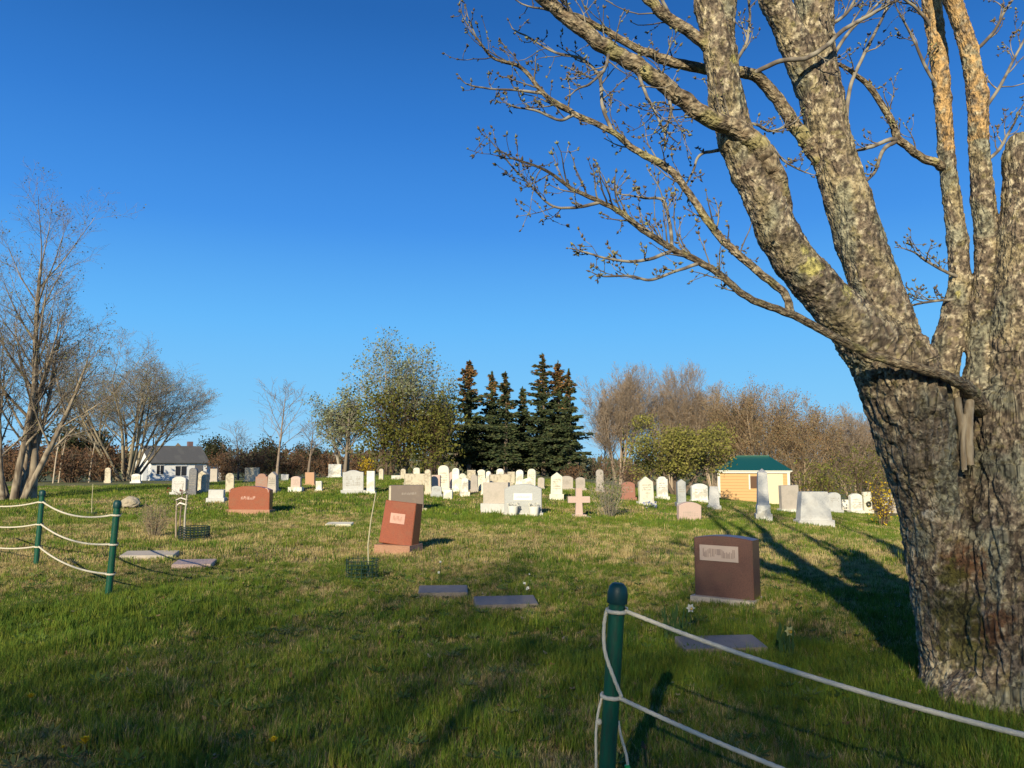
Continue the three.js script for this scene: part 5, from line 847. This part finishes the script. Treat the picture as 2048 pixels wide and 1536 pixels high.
function daffodil(label, px, py, heads, leaves, seed) {
  const p = groundAt(px, py), D = -p.z, R = rng(seed), g = thing('daffodil', label, 'flower', p, 0, 'daffodils beyond the rope'), L = new Tubes();
  for (let i = 0; i < leaves; i++) { const x = (R() - 0.5) * 0.14, z = (R() - 0.5) * 0.1, h = 0.18 + 0.14 * R(), b = (R() - 0.5) * 0.1; for (let k = 0; k < 3; k++) L.quad(V(x + b * (k / 3) ** 2, h * (k + 0.5) / 3, z), V(b * 0.1, h / 2.6, 0), V(0.016, 0, 0.006), [0.06, 0.12, 0.04]); }
  part('leaves', L.geo(), M.leaf, g, 'stuff');
  for (const [hx, hy, yel] of heads) { const c = at(hx, hy, D).sub(p), S = new Tubes(); S.add([V(c.x * 0.7, 0, 0), V(c.x, c.y * 0.6, 0), V(c.x, c.y - 0.01, -0.01)], [0.005, 0.004, 0.004], 5, [0.07, 0.13, 0.04]); part('stem', S.geo(), M.wood, g); const T = new Tubes(); for (let k = 0; k < 6; k++) { const a = k / 6 * 6.283; T.quad(V(c.x + Math.cos(a) * 0.02, c.y + Math.sin(a) * 0.02, c.z), V(Math.cos(a) * 0.045, Math.sin(a) * 0.045, 0.008), V(-Math.sin(a) * 0.028, Math.cos(a) * 0.028, 0), yel ? [0.7, 0.66, 0.3] : [0.8, 0.78, 0.7]); } part('petal', T.geo(), M.leaf, g, 'stuff'); part('trumpet', new THREE.CylinderGeometry(0.014, 0.009, 0.026, 10, 1, true).rotateX(Math.PI / 2).translate(c.x, c.y, c.z + 0.014), plain(0.7, 0.5, 0.06, { side: THREE.DoubleSide }), g); }
}
daffodil('white daffodil nodding above the upper rope', 1372, 1275, [[1381, 1216, false]], 4, 241);
daffodil('clump of daffodil leaves with a small yellow bud behind the rope', 1348, 1284, [[1337, 1282, true]], 16, 242);
daffodil('yellow-white daffodil standing above the upper rope near the maple', 1576, 1322, [[1579, 1262, true]], 12, 243);
function dandelion(label, px, py, s) { const p = groundAt(px, py), g = thing('dandelion', label, 'flower', p, 0, 'dandelions in the grass'), T = new Tubes(), R = rng(px); part('stem', new THREE.CylinderGeometry(0.003, 0.003, 0.08, 5).translate(0, 0.04, 0), plain(0.15, 0.2, 0.06), g); for (let k = 0; k < 46; k++) { const a = R() * 6.283, r = R(); T.quad(V(Math.cos(a) * 0.012 * r * s, 0.08 + 0.012 * (1 - r) * s, Math.sin(a) * 0.012 * r * s), V(Math.cos(a) * 0.02 * s, 0.012 * s, Math.sin(a) * 0.02 * s), V(-Math.sin(a) * 0.007 * s, 0, Math.cos(a) * 0.007 * s), [0.75, 0.55, 0.02]); } part('petal', T.geo(), M.leaf, g, 'stuff'); }
dandelion('large yellow dandelion in the lower left corner', 168, 1516, 1.9); dandelion('yellow dandelion at the bottom edge, third of the way across', 546, 1514, 1.4); dandelion('pale yellow dandelion near the left edge', 60, 1420, 1.4); dandelion('small yellow dandelion beside the large one in the lower left corner', 124, 1528, 0.7);

// ───────────────────────── grass ─────────────────────────
{
  const R = rng(900);
  function tuft(n, h, w, spread, seed) {
    const Q = rng(seed), p = [], nn = [], idx = [];
    for (let i = 0; i < n; i++) {
      const a = Q() * 6.283, d = Math.sqrt(Q()) * spread, x = Math.cos(a) * d, z = Math.sin(a) * d, f = Q() * 6.283, hh = h * (0.5 + 0.7 * Q()), lean = hh * (0.15 + 0.75 * Q()), lx = Math.cos(f) * lean, lz = Math.sin(f) * lean, wx = -Math.sin(f) * w / 2, wz = Math.cos(f) * w / 2, b = p.length / 3;
      p.push(x - wx, -0.01, z - wz, x + wx, -0.01, z + wz, x + lx * 0.35 - wx * 0.8, hh * 0.6, z + lz * 0.35 - wz * 0.8, x + lx * 0.35 + wx * 0.8, hh * 0.6, z + lz * 0.35 + wz * 0.8, x + lx, hh, z + lz);
      const ny = 0.5; for (let k = 0; k < 5; k++) { const v = V(-Math.cos(f), ny, -Math.sin(f)).normalize(); nn.push(v.x, v.y, v.z); }
      idx.push(b, b + 1, b + 2, b + 2, b + 1, b + 3, b + 2, b + 3, b + 4);
    }
    const g = new THREE.BufferGeometry(); g.setAttribute('position', new THREE.Float32BufferAttribute(p, 3)); g.setIndex(idx); g.computeVertexNormals(); return g;
  }
  const mat = new THREE.MeshPhysicalMaterial({ color: 0xffffff, roughness: 0.75, side: THREE.DoubleSide, transmission: 0.3, thickness: 0, specularIntensity: 0.35 });
  const zones = [ // distance from, to, tufts per square metre, blade height, blade width, tuft spread, blades
    [2.2, 6.5, 1500, 0.06, 0.0042, 0.035, 11], [6.5, 12, 620, 0.062, 0.006, 0.055, 11], [12, 22, 190, 0.065, 0.010, 0.1, 12], [22, 48, 55, 0.07, 0.018, 0.2, 13]];
  const green = [[0.115, 0.2, 0.018], [0.155, 0.22, 0.022], [0.21, 0.245, 0.03], [0.08, 0.15, 0.017]], straw = [[0.48, 0.39, 0.17], [0.38, 0.29, 0.13], [0.55, 0.45, 0.21]];
  zones.forEach(([d0, d1, dens, h, w, spread, blades], zi) => {
    const geos = [tuft(blades, h, w, spread, 11 + zi), tuft(blades, h * 0.8, w, spread, 31 + zi), tuft(blades, h * 1.25, w, spread * 0.8, 51 + zi)], lists = [[], [], []];
    const ex = excluded.filter(e => Math.abs(e[0]) < d1 * 1.5 && -e[1] > d0 - 1 && -e[1] < d1 + 1);
    const tries = Math.round((d1 * d1 - d0 * d0) * 1.15 * dens);
    for (let i = 0; i < tries; i++) {
      const D = Math.sqrt(lerp(d0 * d0, d1 * d1, R())), x = (R() * 2 - 1) * 1.15 * D, z = -D;
      if (ex.some(e => (x - e[0]) ** 2 + (z - e[1]) ** 2 < e[2] * e[2])) { R(); continue; }
      const s = strawAt(x, z), tall = 0.75 + 0.5 * clamp(0.5 + fbm(x * 0.9, 8, z * 0.9, 2)) + 0.35 * (1 - s) + 0.9 * ss(0.12, 0.3, fbm(x * 2.6, 12, z * 2.6, 2));
      const dry = R() < s * 0.85, c = (dry ? straw : green)[(R() * (dry ? 3 : 4)) | 0], k = 0.8 + 0.45 * R();
      lists[(R() * 3) | 0].push([x, hgt(x, z) - 0.004, z, R() * 6.283, tall * (dry ? 0.7 : 1) * (0.75 + 0.5 * R()), c[0] * k, c[1] * k, c[2] * k]);
    }
    lists.forEach((list, vi) => {
      const m = new THREE.InstancedMesh(geos[vi], mat, list.length), mx = new THREE.Matrix4(), q = new THREE.Quaternion(), col = new THREE.Color();
      list.forEach(([x, y, z, a, s, r, g, b], i) => { q.setFromAxisAngle(V(0, 1, 0), a); mx.compose(V(x, y, z), q, V(1, s, 1)); m.setMatrixAt(i, mx); m.setColorAt(i, col.setRGB(r, g, b)); });
      m.name = numbered('grass'); m.castShadow = m.receiveShadow = true; scene.add(m);
      tag(m, ['short turf blades close to the viewer', 'short turf blades around the low markers', 'turf blades around the nearer headstones', 'turf blades among the far headstones'][zi] + [', mixed lengths', ', shortest growth', ', longest growth'][vi], 'grass', 'turf', 'stuff');
    });
  });
}

{ // dead leaves and broad-leaved weeds in the near turf
  const R = rng(950), mx = new THREE.Matrix4(), q = new THREE.Quaternion(), e = new THREE.Euler(), col = new THREE.Color();
  const leaf = new Tubes(); for (let i = 0; i < 4; i++) { const t = i / 3 - 0.5; leaf.quad(V(t * 0.022, 0.006 * Math.abs(t) * 2, 0), V(0.016, 0.004, 0), V(0, 0.003, 0.026 * (1 - Math.abs(t) * 1.2)), [1, 1, 1]); }
  const rosette = new Tubes(); for (let i = 0; i < 7; i++) { const a = i / 7 * 6.283; rosette.quad(V(Math.cos(a) * 0.03, 0.018, Math.sin(a) * 0.03), V(Math.cos(a) * 0.05, 0.022, Math.sin(a) * 0.05), V(-Math.sin(a) * 0.02, 0, Math.cos(a) * 0.02), [1, 1, 1]); }
  const scatter = (name, label, geo, n, d1, y, cols, flat) => {
    const m = new THREE.InstancedMesh(geo, M.leaf, n); m.name = name; m.castShadow = m.receiveShadow = true;
    for (let i = 0; i < n; i++) { const D = Math.sqrt(lerp(9, d1 * d1, R())), x = (R() * 2 - 1) * 1.1 * D, k = 0.7 + 0.8 * R(); e.set((R() - 0.5) * flat, R() * 6.283, (R() - 0.5) * flat); mx.compose(V(x, hgt(x, -D) + y * (0.6 + 0.6 * R()), -D), q.setFromEuler(e), V(k, k, k)); m.setMatrixAt(i, mx); const c = cols[(R() * cols.length) | 0]; m.setColorAt(i, col.setRGB(c[0], c[1], c[2])); }
    scene.add(m); tag(m, label, 'litter', null, 'stuff');
  };
  scatter('dead_leaf_litter', 'scattered brown and pale dead leaves lying in the near turf', leaf.geo(), 1500, 12, 0.05, [[0.24, 0.14, 0.07], [0.34, 0.24, 0.13], [0.45, 0.38, 0.26], [0.16, 0.1, 0.06]], 1.2);
  scatter('weed_growth', 'low broad-leaved weeds scattered through the near turf', rosette.geo(), 1300, 11, 0.035, [[0.07, 0.13, 0.03], [0.1, 0.16, 0.04], [0.13, 0.17, 0.06]], 0.5);
}

// ───────────────────────── draw ─────────────────────────
const renderer = new THREE.WebGLRenderer({ antialias: true });
renderer.setSize(1024, 768);
renderer.toneMapping = THREE.LinearToneMapping;
renderer.toneMappingExposure = EXPOSURE;
renderer.shadowMap.enabled = true;
renderer.render(scene, camera);
